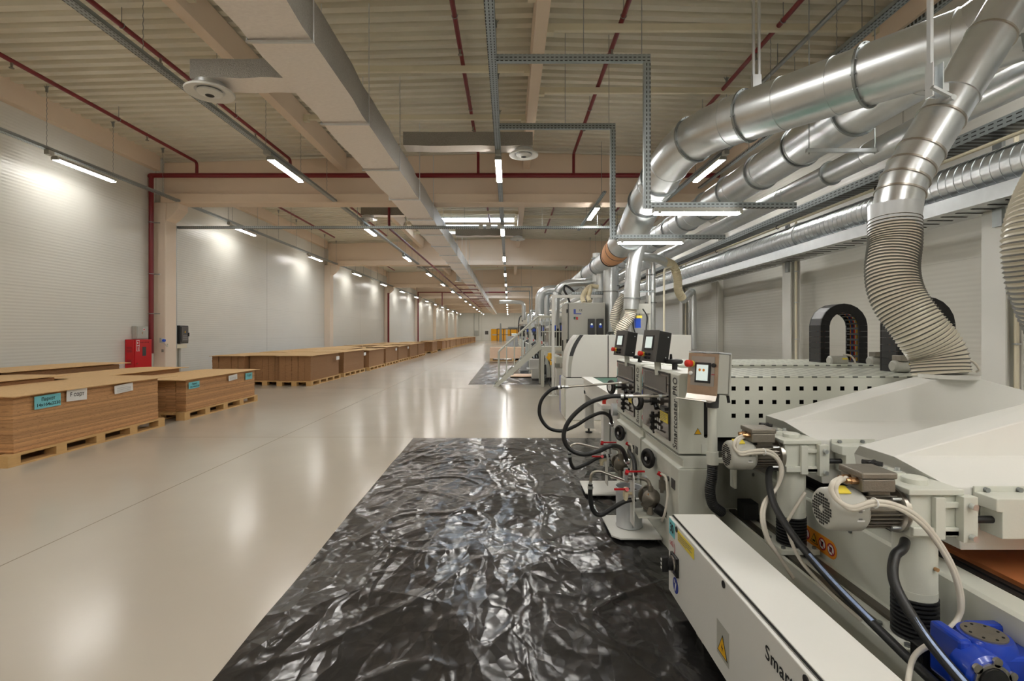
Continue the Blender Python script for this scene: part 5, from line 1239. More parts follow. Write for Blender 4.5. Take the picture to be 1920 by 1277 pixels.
# ---- pumps, buckets, hoses on the aisle side
def floor_plate(x0, x1, y0, y1, lab, z=.03):
    mb = MB(); c = .05
    mb.prism([(x0+c, y0), (x1, y0), (x1, y1), (x0, y1), (x0, y0+c)], z, z+.012, 'z')
    t = thing('drip_plate', lab, 'floor plate', ((x0+x1)/2, (y0+y1)/2, 0), 'white floor plates'); mb.build('plate', 'machine_white', t, bev=.002)
    mb = MB(); [mb.cyl((x, y, 0.0), (x, y, z), .02, n=10) for x, y in ((x0+.08, y0+.08), (x1-.05, y0+.06), (x0+.06, y1-.05), (x1-.05, y1-.05))]; mb.build('feet', 'black_plastic', t)
floor_plate(.70, 1.03, 3.40, 3.83, 'nearer white floor plate with the bucket standing on it')
floor_plate(.66, 1.03, 4.32, 4.72, 'farther white floor plate, empty')
t = thing('paint_bucket', 'white tin bucket standing under the nearer pump', 'bucket', (.86, 3.62, .042))
mb = MB(); mb.lathe((.86, 3.62, .043), (0, 0, 1), [(0, .088), (.004, .094), (.012, .094), (.02, .09), (.24, .094), (.25, .096), (.275, .094), (.28, .098), (.284, .094)], 40, caps=False); mb.build('bucket_wall', 'tin', t)
mb = MB(); mb.lathe((.86, 3.62, .285), (0, 0, 1), [(0, .094), (0, .088), (-.02, .086), (-.02, .001)], 36, caps=False); mb.build('dark_content', 'dark_grey', t)
mb = MB(); mb.box(.862, .866, 3.524, 3.53, .06, .32); mb.build('side_seam', 'galvanised_dull', t)
def pump(Y, lab, which):
    """diaphragm pump on a bracket; local x=aisle side"""
    X = .955
    t = thing('diaphragm_pump', lab, 'pump', (X, Y, .3), 'metal diaphragm pumps')
    mb = MB(); mb.box(X-.10, 1.035, Y-.09, Y+.09, .20, .207); mb.build('shelf', 'machine_green', t)
    z = .315
    mb = MB(); mb.lathe((X-.01, Y-.035, z), (.25, -1, 0), [(0, .062), (.008, .066), (.014, .066), (.03, .04), (.045, .018), (.05, .006)], 28); mb.lathe((X-.01, Y+.035, z), (-.25, 1, 0), [(0, .062), (.008, .066), (.03, .04), (.05, .006)], 28); mb.box(X-.045, X+.03, Y-.04, Y+.04, z-.045, z+.045); mb.build('pump_body', 'cast_metal', t)
    mb = MB(); mb.cyl((X-.015, Y-.05, z+.05), (X-.015, Y-.05, z+.085), .020, n=12); mb.cyl((X-.015, Y-.05, z-.05), (X-.015, Y-.05, z-.10), .018, .022, n=12); mb.cyl((X-.015, Y+.05, z-.05), (X-.015, Y+.05, z-.10), .018, .022, n=12)
    mb.tube(fillet([(X-.015, Y-.05, z+.08), (X-.02, Y-.02, z+.115), (X-.07, Y+.0, z+.125), (X-.15, Y, z+.125)], .03), .013, 12); mb.tube([(X-.02, Y-.05, z-.07), (X-.04, Y+.05, z-.07)], .014, 10); mb.build('manifold_pipe', 'cast_metal', t)
    mb = MB(); [mb.lathe((X-.09+.05*i, Y, z+.125), (1, 0, 0), [(0, .018), (.014, .018)], 6) for i in (0, 1)]; mb.build('pipe_nut', 'galvanised', t)
    q = quadplate((X-.055, Y-.045, z+.01), (.7, -.7, 0), (0, 0, 1), .035, .03, .001).build('orange_label', 'orange', t)
    mb = MB(); mb.lathe((X+.02, Y-.06, z-.05), (.8, -.3, -.55), [(0, .03), (.01, .035), (.06, .033), (.075, .02)], 14); mb.build('muffler', 'black_plastic', t)
    mb = MB(); mb.prism([(Y-.05, .13), (Y-.05, .45), (Y-.03, .48), (Y+.03, .48), (Y+.05, .45), (Y+.05, .13)], X-.125, X-.118, 'x'); mb.build('mounting_plate', 'machine_white', t)
    # valves with red levers: upper, lower
    for zz, a in ((.475, .2), (.345, 1)):
        xv = X-.165; mb = MB(); mb.cyl((xv, Y, zz-.055), (xv, Y, zz+.03), .015, n=14); mb.lathe((xv, Y, zz-.03), (0, 0, 1), [(0, .021), (.03, .021)], 6); mb.cyl((xv, Y, zz-.01), (X-.12, Y, zz-.01), .011, n=10); v = mb.build('ball_valve', 'galvanised' if a < .5 else 'cream_plastic', t)
        mb = MB()
        if a < .5: mb.box(xv-.0, xv+.12, Y-.035, Y-.022, zz+.012, zz+.022); mb.cyl((xv, Y-.02, zz), (xv, Y-.04, zz+.02), .013, n=10)
        else: mb.box(xv-.085, xv+.01, Y-.035, Y-.022, zz+.022, zz+.034); mb.cyl((xv, Y-.02, zz+.02), (xv, Y-.04, zz+.03), .013, n=10)
        mb.build('valve_lever', 'red_paint', v)
    return t
pump(3.42, 'nearer diaphragm pump with red valve levers above the bucket', 'near')
pump(4.32, 'farther diaphragm pump with red valve levers', 'far')
def paint_hose(d, pts, lab, group, r=.0145, m='black_rubber'):
    w = [at(x, y, d+(q[2] if len(q) > 2 else 0)) for q in pts for x, y in [q[:2]]]
    p = spline(w, 10); t = thing('paint_hose', lab, 'hose', p[len(p)//2], group); MB().tube(p, r, 14).build('tube', m, t)
    for e, dr in ((p[0], (p[0]-p[1])), (p[-1], (p[-1]-p[-2]))):
        dr = dr.normalized(); mb = MB(); mb.lathe(e-dr*.03, dr, [(0, r+.001), (0, r+.004), (.018, r+.004), (.018, r+.001)], 16); mb.cyl(e, e+dr*.02, r*.7, n=10); mb.build('hose_clamp', 'galvanised', t)
    return t
G = 'black paint hoses'
paint_hose(3.25, [(1172, 743), (1140, 744), (1102, 757), (1070, 785), (1057, 815), (1066, 840), (1092, 852), (1122, 846), (1146, 836), (1166, 842, .1), (1177, 868, .17)], 'black hose looping from the nearer steel lance to the nearer pump', G)
paint_hose(4.15, [(1053, 726), (1033, 731), (1015, 751), (1012, 778), (1027, 801), (1052, 808), (1078, 799), (1104, 783), (1128, 774), (1143, 781, .1), (1148, 797, .17)], 'black hose looping from the farther steel lance to the farther pump', G)
def lance(a, b, lab):
    t = thing('steel_lance', lab, 'pipe', a, 'steel lances'); MB().cyl(a, b, .009, n=12).build('pipe', 'steel', t)
    mb = MB(); d = (b-a).normalized(); mb.lathe(a+d*.02, d, [(0, .014), (.03, .014)], 12); mb.lathe(b-d*.08, d, [(0, .013), (.02, .013)], 8); mb.build('fitting', 'galvanised', t)
lance(at(1172, 743, 3.25), at(1257, 743, 3.28), 'nearer steel lance entering the smoked door, above the yellow label')
lance(at(1054, 726, 4.15), at(1178, 717, 4.2), 'farther steel lance entering the farther coater')
paint_hose(3.42, [(1107, 908), (1107, 935), (1112, 957), (1126, 966), (1150, 952), (1172, 940), (1192, 936)], 'lower black suction hose hanging left of the bucket', G, .0155)
paint_hose(4.3, [(1068, 850), (1070, 868), (1078, 878), (1100, 870), (1122, 858), (1143, 854)], 'lower black suction hose of the farther pump', G, .0155)
t = thing('suction_pipe', 'bent steel pipe left of the bucket, joining the suction hose', 'pipe', at(1120, 888, 3.42), 'bent suction pipes')
MB().tube(fillet([at(1107, 908, 3.42), at(1109, 886, 3.42), at(1124, 883, 3.42), at(1178, 903, 3.42)], .04), .0095, 12).build('pipe', 'steel', t)
t = thing('suction_pipe', 'bent steel pipe by the farther pump', 'pipe', at(1080, 838, 4.3), 'bent suction pipes')
MB().tube(fillet([at(1068, 850, 4.3), at(1070, 835, 4.3), at(1082, 831, 4.3), at(1140, 846, 4.3)], .04), .0095, 12).build('pipe', 'steel', t)
# clear bag of cable ends beside the lower cabinet
hose('drain_hose', 'loose black hose end lying on the farther coater base', [(1.0, 4.2, .44), (1.0, 4.05, .40), (.985, 3.95, .335), (.98, 3.93, .29)], .018)

# ---- energy chains standing behind the perforated cover
def energy_chain(x, y, lab):
    t = thing('energy_chain', lab, 'cable chain', (x, y, 1.1), 'arched black cable chains')
    R, ri, zc, z0, D = .20, .125, 1.47, 1.0, .17
    def pt(s, r):
        # s runs 0..1 up the left leg, round, down the right leg
        leg = zc-z0; arc = PI*.16; T_ = 2*leg+arc; q = s*T_
        if q < leg: return (x-r, z0+q)
        if q > leg+arc: return (x+r, zc-(q-leg-arc))
        a = PI-(q-leg)/arc*PI; return (x+r*math.cos(a), zc+r*math.sin(a))
    n = 30; links = MB(); bars = MB(); inner = MB()
    for i in range(n):
        s0, s1 = i/n+.0003, (i+1)/n-.0003
        o0, o1, i0, i1 = pt(s0, R), pt(s1, R), pt(s0, ri), pt(s1, ri)
        for ya, yb in ((y-D/2, y-D/2+.016), (y+D/2-.016, y+D/2)):
            links.prism([o0, o1, i1, i0], ya, yb)
        q0, q1 = pt(s0, R-.008), pt(s1, R-.008); bars.prism([o0, o1, q1, q0], y-D/2+.016, y+D/2-.016)
        sm = (s0+s1)/2; q0, q1 = pt(sm-.006, ri), pt(sm+.006, ri); r0, r1 = pt(sm-.006, ri+.007), pt(sm+.006, ri+.007)
        inner.prism([r0, r1, q1, q0], y-D/2+.016, y+D/2-.016)
    links.build('side_links', 'void_black', t); bars.build('outer_bar', 'black_plastic', t); inner.build('inner_bar', 'black_plastic', t)
    cols = ['red_paint', 'green_mat', 'warning_yellow', 'white_cable', 'red_plastic', 'dark_grey', 'sign_blue', 'orange']
    for k in range(8):
        yy = y-D/2+.028+.0163*k; MB().tube([Vector((a, yy, b)) for a, b in [pt(i/60, (R+ri)/2-.012) for i in range(61)]], .006, 6).build('wire', cols[k], t)
energy_chain(2.87, 4.42, 'arched black cable chain with coloured wires, left of the fat hose')
energy_chain(2.90, 3.60, 'arched black cable chain half hidden behind the fat corrugated hose')
for k, (x, y) in enumerate(((2.72, 4.2), (2.98, 4.1), (2.7, 3.48), (2.95, 3.35))):
    q = ('left of the first cable chain', 'right of the first cable chain', 'left of the fat hose base', 'right of the fat hose base')[k]
    t = thing('small_motor', 'small grey motor on the perforated top, '+q, 'motor', (x, y, 1.15), 'small motors on the perforated top')
    mb = MB(); mb.lathe((x-.07, y, 1.19), (1, 0, 0), [(0, .03), (.01, .04), (.14, .04), (.15, .02)], 20); mb.box(x-.03, x+.04, y-.03, y+.03, 1.166, 1.17); mb.build('motor_body', 'machine_grey', t)
    if k != 0:
        mb = MB(); mb.box(x-.04, x+.05, y-.04, y+.04, 1.225, 1.265); mb.build('terminal_box', 'cast_metal', t, bev=.004)
    mb = MB(); mb.box(x+.02, x+.06, y-.042, y-.038, 1.2, 1.215); mb.build('yellow_label', 'yellow', t)
    mb = MB(); mb.tube(spline([(x+.05, y, 1.24), (x+.1, y-.02, 1.23), (x+.13, y-.03, 1.18), (x+.12, y-.02, 1.16)], 8), .007, 8); mb.build('cable', 'white_cable', t)

# ---- roller table between the coaters and the white hooded machine
t = thing('feed_conveyor', 'white feed conveyor with legs between coater and hooded machine', 'conveyor', (1.6, 6.1, 0))
mb = MB(); mb.prism([(5.0, .765), (7.3, .765), (7.3, .55), (6.0, .55), (5.0, .42)], 1.08, 1.12, 'x'); mb.box(1.05, 1.2, 5.0, 7.3, .765, .785); mb.build('side_panel', 'machine_white', t)
mb = MB(); mb.box(1.2, 2.7, 5.0, 7.4, .72, .76); mb.build('green_belt', 'green_mat', t)
mb = MB(); mb.box(2.7, 2.8, 5.0, 7.4, .5, .8); mb.build('far_panel', 'machine_white', t)
for y in (7.15, 5.3):
    mb = MB(); mb.box(1.08, 1.2, y, y+.14, .07, .6); mb.build('leg', 'machine_white', t)
    mb = MB(); mb.cyl((1.14, y+.07, 0), (1.14, y+.07, .015), .05, n=14); mb.cyl((1.14, y+.07, 0), (1.14, y+.07, .08), .014, n=8); mb.build('foot', 'black_plastic', t)
mb = MB(); mb.cyl((1.07, 5.02, .66), (1.02, 5.02, .66), .06, n=24); mb.build('round_gauge', 'tin', t)
mb = MB(); mb.box(1.0, 1.06, 5.35, 5.5, .0, .62); mb.box(.97, 1.07, 5.3, 5.55, .62, .66); mb.build('junction_post', 'machine_white', t)
mb = MB(); mb.cyl((1.02, 5.42, .66), (1.02, 5.42, .70), .02, n=12); mb.cyl((1.02, 5.42, .70), (1.02, 5.42, .72), .03, n=12); mb.build('stop_button', 'red_plastic', t)
# ---- white hooded machine
t = thing('sanding_machine', 'big white machine with curved front hood in the middle distance', 'machine', (2.0, 8.9, 0))
Y0, Y1 = 8.2, 8.75
def outer(z): u = (z-.70)/.685; return .923+.19*u**3.4
def inner(z): u = (z-.70)/.685; return 1.045+.215*u**2.2
zs = [.70+.685*i/16 for i in range(17)]
def band(f0, f1, y0, name, m_, za=0, zb=17):
    e = lambda f, z: outer(z)*(1-f)+inner(z)*f
    mb = MB()
    for z0, z1 in zip(zs[za:zb-1], zs[za+1:zb]):
        mb.prism([(e(f0, z0), z0), (e(f1, z0), z0), (e(f1, z1), z1), (e(f0, z1), z1)], y0, Y1)
    mb.build(name, m_, t)
band(0, .25, Y0-.004, 'hood_edge', 'machine_white'); band(.25, .68, Y0+.012, 'hood_window', 'dark_grey', 8, 17); band(.25, .68, Y0+.010, 'hood_panel', 'machine_grey', 0, 9); band(.68, 1, Y0-.004, 'hood_band', 'machine_white')
mb = MB(); e = [(inner(z), z) for z in zs]
mb.prism(e+[(1.60, 1.385), (1.60, .70)], Y0, Y1); mb.build('hood_front', 'machine_white', t)
mb = MB(); mb.prism([(1.615, .70), (1.615, 1.385), (2.95, 1.385), (2.95, .70), (1.9, .70)], Y0, Y1); mb.build('hood_rear', 'machine_white', t)
mb = MB(); mb.box(1.60, 1.615, Y0+.02, Y1, .70, 1.37); mb.build('hood_joint', 'void_black', t)
mb = MB(); mb.prism([(1.72, .69), (1.86, .80), (2.8, .80), (2.8, .69)], Y0-.012, Y0-.002); mb.build('feed_opening', 'void_black', t)
mb = MB(); mb.prism([(1.83, .80), (1.86, .82), (2.85, .82), (2.85, .80)], Y0-.02, Y0-.002); mb.build('opening_lip', 'machine_green', t)
mb = MB(); mb.box(.92, 2.95, Y0+.0, 8.9, .0, .685); mb.build('lower_body', 'machine_white', t, bev=.012)
mb = MB(); mb.box(1.36, 2.9, 8.76, 10.8, .0, 1.25); mb.build('rear_body', 'machine_green', t)
mb = MB(); mb.box(.94, 2.94, Y0+.02, Y1, .685, .70); mb.build('waist_gap', 'void_black', t)
mb = MB(); mb.box(.905, .92, Y0+.05, 8.85, .05, .66); mb.build('side_door', 'machine_green', t, bev=.004)
mb = MB(); mb.box(1.7, 2.9, Y0-.3, Y0-.01, .66, .68); mb.build('infeed_table', 'plywood', t)
mb = MB(); mb.box(.93, 1.30, 8.95, 9.3, .0, .64); mb.build('blue_panel', 'blue_paint', t)
mb = MB(); mb.box(.95, .985, Y0+.15, Y0+.3, .70, .73); mb.build('latch', 'black_plastic', t)
mb = MB(); mb.box(.955, .97, 8.35, 8.45, .78, .86); mb.box(.99+.19, .99+.2, Y0+.01, Y0+.05, 1.2, 1.25); mb.build('yellow_label', 'yellow', t)
# ---- electrical cabinet
t = thing('electrical_cabinet', 'tall grey electrical cabinet with two black inverters on its face', 'electrical cabinet', (1.7, 11.3, 0))
mb = MB(); mb.box(1.27, 2.08, 10.92, 12.1, 0, 2.07); mb.build('case', 'machine_grey', t, bev=.01)
mb = MB(); mb.box(1.29, 2.07, 10.90, 10.92, .06, 2.05); mb.build('front_panel', 'machine_grey', t, bev=.004)
mb = MB(); mb.box(1.255, 1.27, 10.96, 12.06, .06, 2.04); dr = mb.build('door', 'machine_grey', t, bev=.005)
mb = MB(); [mb.box(1.245, 1.275, 10.92, 10.98, z, z+.08) for z in (1.85, 1.2, .5)]; mb.build('hinge', 'black_plastic', dr)
mb = MB(); mb.box(1.235, 1.255, 11.7, 11.78, 1.0, 1.25); mb.build('door_handle', 'black_plastic', dr)
mb = MB(); mb.box(1.275, 1.29, 10.89, 10.93, .06, 2.04); mb.build('edge_gap', 'dark_grey', t)
for i in range(2):
    x = 1.70+.185*i; mb = MB(); mb.box(x, x+.135, 10.80, 10.90, 1.28, 1.72); iv = mb.build('inverter', 'dark_grey', t, bev=.008)
    mb = MB(); mb.box(x+.035, x+.10, 10.795, 10.80, 1.53, 1.59); mb.build('display', 'blue_display', iv)
    mb = MB(); mb.cyl((x+.067, 10.796, 1.60), (x+.067, 10.79, 1.60), .022, n=14); mb.build('dial', 'screen', iv)
    mb = MB(); [mb.cyl((x+.035+.06*k, 10.85, 1.28), (x+.035+.06*k, 10.85, 1.20), .02, n=8) for k in range(2)]; mb.each('cable_gland', 'black_plastic', iv)
mb = MB(); mb.box(1.395, 1.42, 10.895, 10.899, 1.84, 1.93); mb.box(1.395, 1.56, 10.895, 10.899, 1.82, 1.835); mb.box(1.425, 1.44, 10.895, 10.899, 1.84, 1.93); mb.build('printed_emblem', 'sign_blue', t)
lettering('CE', (1.51, 10.899, 1.885), (1, 0, 0), (0, 0, 1), .06, 'ink', t, 'printed_text', .003)
mb = MB(); mb.prism([(1.395, 1.76), (1.44, 1.76), (1.41, 1.70), (1.395, 1.72)], 10.894, 10.899); mb.build('green_switch', 'green_mat', t)
mb = MB(); mb.box(1.448, 1.485, 10.88, 10.899, 1.70, 1.76); mb.build('red_switch', 'red_paint', t)
mb = MB(); [mb.cyl((1.365, 10.899, z), (1.365, 10.892, z), .006, n=8) for z in (1.15, 1.12, 1.09, 1.06)]; mb.each('indicator_lamp', 'black_plastic', t)
# ---- service unit with blue filter and A-frame hopper between the pipes
t = thing('service_unit', 'grey frame with blue and yellow air filter unit beside the pale hoses', 'air service unit', (2.35, 9.3, 1.4))
c = at(1205, 600, 9.0)
mb = MB(); mb.box(c.x-.14, c.x-.1, 9.2, 9.26, 1.26, 2.1); mb.box(c.x+.16, c.x+.2, 9.2, 9.26, 1.26, 2.1); mb.box(c.x-.14, c.x+.2, 9.18, 9.22, c.z+.12, c.z+.3); mb.box(c.x-.14, c.x+.2, 9.2, 9.24, c.z-.45, c.z-.3); mb.build('frame', 'machine_grey', t)
mb = MB(); mb.box(c.x-.11, c.x-.02, 9.05, 9.15, c.z-.14, c.z+.03); mb.build('blue_filter', 'blue_display', t)
mb = MB(); mb.box(c.x-.10, c.x+.0, 9.04, 9.14, c.z+.035, c.z+.08); mb.build('yellow_cap', 'yellow', t)
mb = MB(); mb.tube(spline([(c.x-.15, 9.0, c.z+.1), (c.x-.17, 9.0, c.z-.1), (c.x-.1, 8.98, c.z-.3), (c.x, 8.9, c.z-.42)], 8), .012, 8); mb.tube(spline([(c.x+.0, 9.0, c.z+.2), (c.x+.08, 9.0, c.z+.05), (c.x+.06, 8.98, c.z-.2), (c.x+.13, 8.9, c.z-.42)], 8), .012, 8); mb.build('air_hose', 'black_rubber', t)
mb = MB(); mb.box(c.x-.2, c.x+.3, 9.3, 9.36, c.z+.52, c.z+.55); mb.build('slotted_bar', 'slotted_x', t)
t = thing('extraction_hopper', 'galvanised forked hopper below the fat upright pipe', 'duct hopper', at(1145, 615, 11.3))
a, l, r = at(1144, 605, 11.3), at(1134, 629, 11.2), at(1160, 629, 11.2)
mb = MB(); mb.tube([a, l+Vector((0, 0, -.1))], [.11, .07], 4); mb.tube([a, r+Vector((0, 0, -.1))], [.11, .07], 4); mb.build('forked_chute', 'galvanised', t)
t = thing('conduit', 'thin cream conduit dropping behind the touch panels', 'pipe', at(1245, 560, 9.6))
mb = MB(); mb.tube(fillet([at(1258, 500, 9.8), at(1245, 505, 9.6), at(1245, 625, 9.6)], .08), .02, 8); mb.build('pipe', 'cream_paint', t)
# ---- white gantry frame
t = thing('steel_gantry', 'slim white gantry frame standing left of the electrical cabinet', 'frame', (1.0, 11.4, 0))
mb = MB(); mb.box(.97, 1.03, 11.4, 11.46, 0, 2.27); mb.box(.90, 1.1, 11.33, 11.53, 0, .012); mb.build('post', 'machine_white', t)
mb = MB(); mb.box(1.03, 2.1, 11.4, 11.46, 2.21, 2.27); mb.build('top_bar', 'machine_white', t)
t = thing('cable_tray', 'slotted cable tray on top of the electrical cabinet', 'cable tray', (1.7, 11.6, 2.2))
mb = MB(); mb.box(1.45, 2.2, 11.6, 11.72, 2.30, 2.36); mb.build('tray', 'slotted_x', t)
hose('power_cable', 'thick black cable arching onto the electrical cabinet', [(1.42, 11.7, 2.07), (1.36, 11.7, 2.25), (1.28, 11.75, 2.42), (1.32, 11.8, 2.52), (1.45, 11.8, 2.44), (1.55, 11.8, 2.33)], .025, cat='cable')
t = thing('conveyor_table', 'low cream conveyor beside the cabinet holding a yellow scanner', 'conveyor', (1.2, 12.8, 0))
mb = MB(); mb.box(1.08, 1.24, 11.6, 14.5, .72, .86); mb.build('side_rail', 'machine_green', t)
mb = MB(); mb.box(1.24, 2.6, 12.15, 14.5, .78, .82); mb.build('table_top', 'plywood', t)
mb = MB(); mb.box(1.09, 1.25, 11.62, 11.95, 0, .60); mb.box(1.3, 2.5, 12.4, 12.9, 0, .75); mb.build('base_cabinet', 'machine_white', t)
mb = MB(); mb.box(.98, 1.08, 11.9, 12.1, .66, .74); mb.lathe((1.0, 12.4, .78), (0, 0, 1), [(0, .07), (.03, .06), (.14, .045), (.15, .001)], 14); mb.cyl((.96, 12.4, .76), (1.0, 12.4, .79), .1, .06, n=12); mb.build('yellow_lamp', 'warning_yellow', t)
mb = MB(); mb.lathe((1.0, 12.4, .76), (0, 0, -1), [(0, .045), (.1, .02), (.12, .005)], 10); mb.tube(spline([(1.0, 12.4, .66), (1.02, 12.4, .4), (.98, 12.4, .2), (1.05, 12.4, .05)], 6), .006, 6); mb.build('lamp_cable', 'dark_grey', t)

# ---- stair and platform
t = thing('access_stair', 'pale green metal stair with handrails leading up to the platform', 'stair', (.2, 13.6, 0))
ys = (13.35, 14.15)
for y in ys:
    mb = MB(); mb.prism([(-.42, 0), (-.28, 0), (.86, 1.0), (.86, 1.17), (.80, 1.17)], y, y+.05); mb.build('stringer', 'machine_green', t)
    mb = MB(); mb.tube(fillet([(-.27, y+.02, .1), (-.27, y+.02, .92), (.78, y+.02, 1.85), (.83, y+.02, 1.85)], .03), .022, 10); mb.build('handrail', 'machine_green', t)
    for i in range(1, 6):
        x = -.27+.21*i; mb = MB(); mb.cyl((x, y+.02, .1+.88*i*.2), (x, y+.02, .92+.886*i*.2), .012, n=8); mb.build('baluster', 'machine_green', t)
for i in range(6):
    z = .14+.165*i; x = -.26+.185*i; mb = MB(); mb.box(x, x+.20, ys[0]+.05, ys[1], z, z+.03); mb.build('tread', 'galvanised', t)
t = thing('platform', 'raised platform with guard rail crossing the machine line', 'platform', (1.6, 13.8, 0))
mb = MB(); mb.box(.86, 2.8, 13.35, 14.2, .93, 1.05); mb.build('deck', 'machine_green', t)
for x, y in ((.84, 13.30), (.84, 14.1), (2.7, 13.3)): mb = MB(); mb.box(x, x+.09, y, y+.09, 0, 1.05 if y > 13.5 else .95); mb.build('post', 'machine_green', t)
for y in (13.36, 14.18):
    mb = MB(); mb.cyl((.86, y, 1.85), (2.8, y, 1.85), .02, n=8); mb.cyl((.9, y, 1.45), (2.8, y, 1.45), .012, n=8); mb.build('guard_rail', 'machine_green', t)
    for k in range(10):
        x = .95+.19*k; mb = MB(); mb.cyl((x, y, 1.05), (x, y, 1.85), .011, n=6); mb.build('baluster', 'machine_green', t)

# ---- machines farther along the line
def line_machine(x, y, lab, seed):
    rnd = random.Random(seed); t = thing('line_machine', lab, 'machine', (x, y, 0), 'machines farther down the line')
    h = 1.35+rnd.random()*.35; L = 1.5
    mb = MB(); mb.box(x, x+1.7, y, y+L, .08, .86); mb.build('base_cabinet', 'machine_green', t)
    mb = MB(); mb.box(x+.06, x+1.6, y+.1, y+L-.2, .92, h); mb.build('upper_cabinet', 'machine_white', t)
    mb = MB(); mb.box(x+.05, x+.06, y+.25, y+L-.35, 1.0, h-.08); mb.box(x+.3, x+.8, y+.09, y+.1, 1.0, h-.1); mb.build('dark_window', 'smoked_glass', t)
    handwheel((x-.05, y+.5, .6), (-1, 0, 0), .09, t, 'handwheel', False)
    for i in range(2):
        xx = x+.15+.22*i; mb = MB(); mb.box(xx, xx+.14, y-.08, y+.1, 1.28, 1.72); iv = mb.build('inverter', 'dark_grey', t)
        mb = MB(); mb.box(xx+.03, xx+.11, y-.085, y-.08, 1.5, 1.64); mb.build('display', 'blue_display', iv)
    mb = MB(); mb.box(x-.02, x+.0, y+.9, y+1.15, .3, .7); mb.box(x-.1, x-.02, y+.2, y+.4, .15, .45); mb.build('pump_block', 'dark_grey', t)
    mb = MB(); mb.tube(spline([(x, y+.3, .95), (x-.25, y+.35, .8), (x-.22, y+.4, .45), (x-.05, y+.45, .35)], 6), .02, 8); mb.tube(spline([(x, y+1.1, 1.0), (x-.3, y+1.1, .75), (x-.15, y+1.15, .4), (x-.02, y+1.2, .3)], 6), .02, 8); mb.build('paint_hoses', 'black_rubber', t)
    mb = MB(); mb.box(x-.15, x-.01, y+.6, y+.85, .05, .4); mb.build('white_canister', 'tin', t)
    mb = MB(); mb.box(x+.2, x+.25, y+.2, y+.25, h, h+.6); mb.box(x+.2, x+1.4, y+.2, y+.25, h+.55, h+.6); mb.build('top_frame', 'galvanised', t)
    mb = MB(); mb.box(x-.12, x-.04, y+.05, y+.25, 1.15, 1.35); mb.build('touch_panel', 'black_plastic', t)
    mb = MB(); mb.cyl((x-.13, y+.15, 1.1), (x-.17, y+.15, 1.1), .025, n=10); mb.build('stop_button', 'red_plastic', t)
    return t
ql = ['just behind the platform', 'second behind the platform', 'third behind the platform', 'fourth behind the platform', 'fifth behind the platform', 'sixth behind the platform', 'seventh behind the platform', 'eighth behind the platform']
for k, y in enumerate((15.2, 17.6, 20.4, 23.5, 27.5, 32.0, 37.0, 43.0)):
    line_machine(1.15+(.15 if k % 2 else 0), y, 'pale coating machine with hoses, '+ql[k], k)
for k, y in enumerate((19.4, 26.0, 34.5)):
    q = ('nearest', 'second', 'farthest')[k]
    t = thing('electrical_cabinet', 'pale control cabinet among the far machines, '+q, 'electrical cabinet', (1.9, y, 0), 'far control cabinets')
    mb = MB(); mb.box(1.7, 2.5, y, y+.5, 0, 2.05); mb.build('case', 'machine_white', t, bev=.01); mb = MB(); mb.box(1.72, 2.08, y-.015, y, .1, 2.0); mb.box(2.1, 2.48, y-.015, y, .1, 2.0); mb.build('door', 'machine_grey', t)
# guard rails beside the far machines
for k, (xa, ya, yb) in enumerate(((.75, 17.0, 22.5), (.7, 24.2, 30.0), (.8, 33, 41))):
    t = thing('guard_rail', 'pale steel guard rail standing before the far machines, '+('nearest', 'middle', 'farthest')[k], 'railing', (xa, ya, 0), 'guard rails by the far machines')
    mb = MB(); [mb.cyl((xa, ya, z), (xa, yb, z), .02, n=8) for z in (1.0, .55)]; mb.each('rail', 'machine_green', t)
    mb = MB(); [mb.cyl((xa, ya+(yb-ya)*i/5, 0), (xa, ya+(yb-ya)*i/5, 1.02), .022, n=8) for i in range(6)]; mb.each('post', 'machine_green', t)
for k, (x, y) in enumerate(((.55, 18.3), (.62, 21.6), (.5, 26.5))):
    t = thing('paint_canister', 'small white canister on the floor by the far machines, '+('nearest', 'middle', 'farthest')[k], 'canister', (x, y, .03), 'canisters by the far machines')
    mb = MB(); mb.box(x-.15, x+.15, y-.12, y+.12, .03, .42); mb.build('body', 'tin', t, bev=.03)
    mb = MB(); mb.cyl((x, y, .42), (x, y, .47), .04, n=12); mb.build('cap', 'red_plastic', t)
# white guard post and tank cage far on
for k, (x, y) in enumerate(((-.15, 46), (.95, 46), (-.1, 48.2))):
    t = thing('tank_cage', 'white caged liquid tank near the yellow doors, '+('left', 'right', 'rear')[k], 'tank', (x, y, 0), 'caged liquid tanks')
    mb = MB(); mb.box(x+.04, x+.96, y+.04, y+1.0, .15, 1.1); mb.build('tank', 'tin', t)
    mb = MB(); [mb.box(x, x+1, y, y+.03, z, z+.03) for z in (.15, .38, .61, .84, 1.08)]; [mb.box(x+.2*i, x+.2*i+.03, y-.01, y+.02, .1, 1.12) for i in range(6)]; [mb.box(x-.01, x+.02, y+.2*i, y+.2*i+.03, .1, 1.12) for i in range(6)]; mb.build('cage', 'galvanised', t)
    mb = MB(); mb.box(x, x+1, y, y+1, 0, .12); mb.build('pallet_base', 'pallet_wood', t)
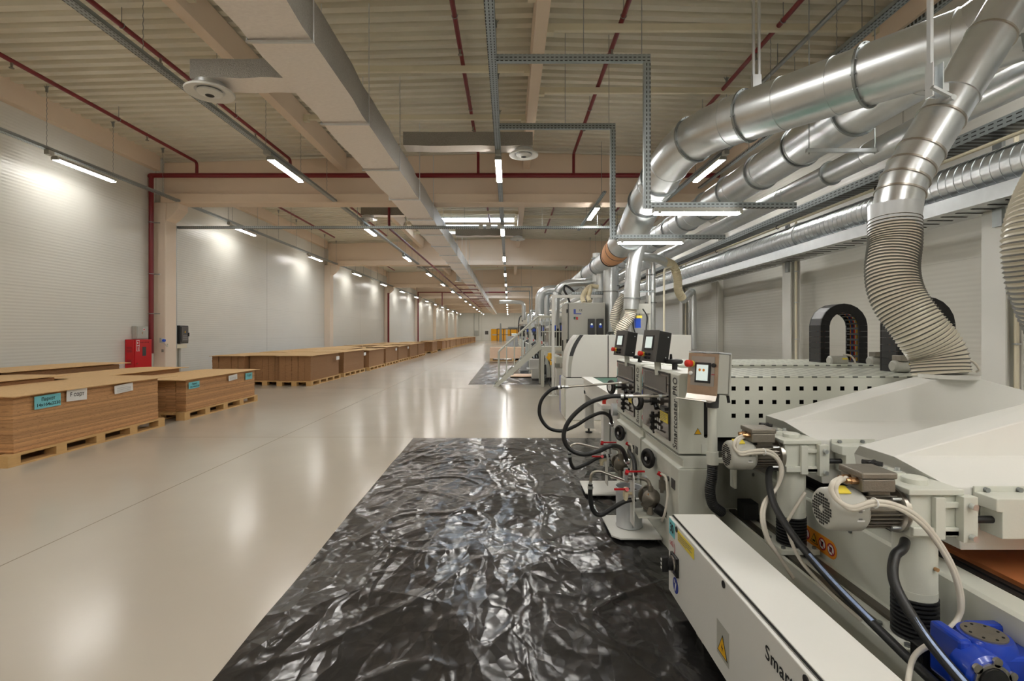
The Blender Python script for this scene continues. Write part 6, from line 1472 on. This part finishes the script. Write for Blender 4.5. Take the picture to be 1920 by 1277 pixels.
# plywood stacks and loose board on the film behind the stair
t = thing('plywood_stack', 'pink toned plywood stack standing behind the metal stair', 'wood stack', (.3, 25.4, 0))
mb = MB(); mb.box(-.95, 1.45, 25.3, 26.5, .14, .68); mb.build('sheets', 'plywood', t); mb = MB(); mb.box(-.95, 1.45, 25.3, 26.5, .0, .03); [mb.box(-.95+1.1*i, -.8+1.1*i, 25.3, 26.5, .03, .14) for i in range(3)]; mb.build('pallet', 'pallet_wood', t)
mb = MB(); mb.box(.05, 1.1, 15.9, 16.9, .035, .05); tag(mb.build('loose_board', 'plywood', loc=(.6, 16.4, .04)), 'loose pale board lying on the black sheet behind the stair', 'wood board')
t = thing('white_step', 'small white stepped stand under the machine behind the stair', 'stand', (.7, 15.6, 0))
mb = MB(); mb.box(.55, .95, 15.2, 15.7, .3, .34); mb.box(.7, .95, 15.2, 15.7, .05, .3); mb.box(.62, .95, 15.25, 15.6, .34, .62); mb.build('stand', 'machine_white', t)
t = thing('robot_arm', 'dark mixer arm over a steel bowl near the yellow doors', 'mixer', (1.0, 44, 1.2))
mb = MB(); mb.tube(spline([(.9, 45, 1.1), (.85, 45, 1.9), (.95, 45, 2.7), (1.15, 45, 2.9), (1.2, 45, 2.4)], 6), .05, 8); mb.build('arm', 'dark_grey', t)
mb = MB(); mb.lathe((1.25, 45, 1.9), (0, 0, 1), [(0, .1), (.1, .35), (.3, .4)], 20); mb.build('bowl', 'steel', t)
mb = MB(); mb.box(1.0, 1.5, 44.8, 45.2, 1.1, 1.9); mb.build('stand', 'dark_grey', t)
# ================================================================== camera, sky, view
cam = bpy.data.cameras.new('camera'); co = bpy.data.objects.new('camera', cam); C.objects.link(co)
co.location = (0, 0, EYE); co.rotation_euler = (PI/2, 0, 0)
cam.lens = 950/1920*36; cam.sensor_width = 36; cam.sensor_fit = 'HORIZONTAL'
cam.shift_x = (960-954)/1920; cam.shift_y = -(638.5-624)/1920; cam.clip_start = .05; cam.clip_end = 300
bpy.context.scene.camera = co
w = bpy.data.worlds.new('world'); bpy.context.scene.world = w; w.use_nodes = True
w.node_tree.nodes['Background'].inputs[0].default_value = (.6, .7, .9, 1); w.node_tree.nodes['Background'].inputs[1].default_value = .3
sc = bpy.context.scene
sc.view_settings.view_transform = 'Standard'; sc.view_settings.look = 'None'; sc.view_settings.gamma = 1
sc.view_settings.exposure = 1.28
sc.cycles.use_denoising = True; sc.cycles.max_bounces = 7; sc.cycles.diffuse_bounces = 5; sc.cycles.glossy_bounces = 4
sc.cycles.caustics_reflective = False; sc.cycles.caustics_refractive = False; sc.cycles.sample_clamp_indirect = 6
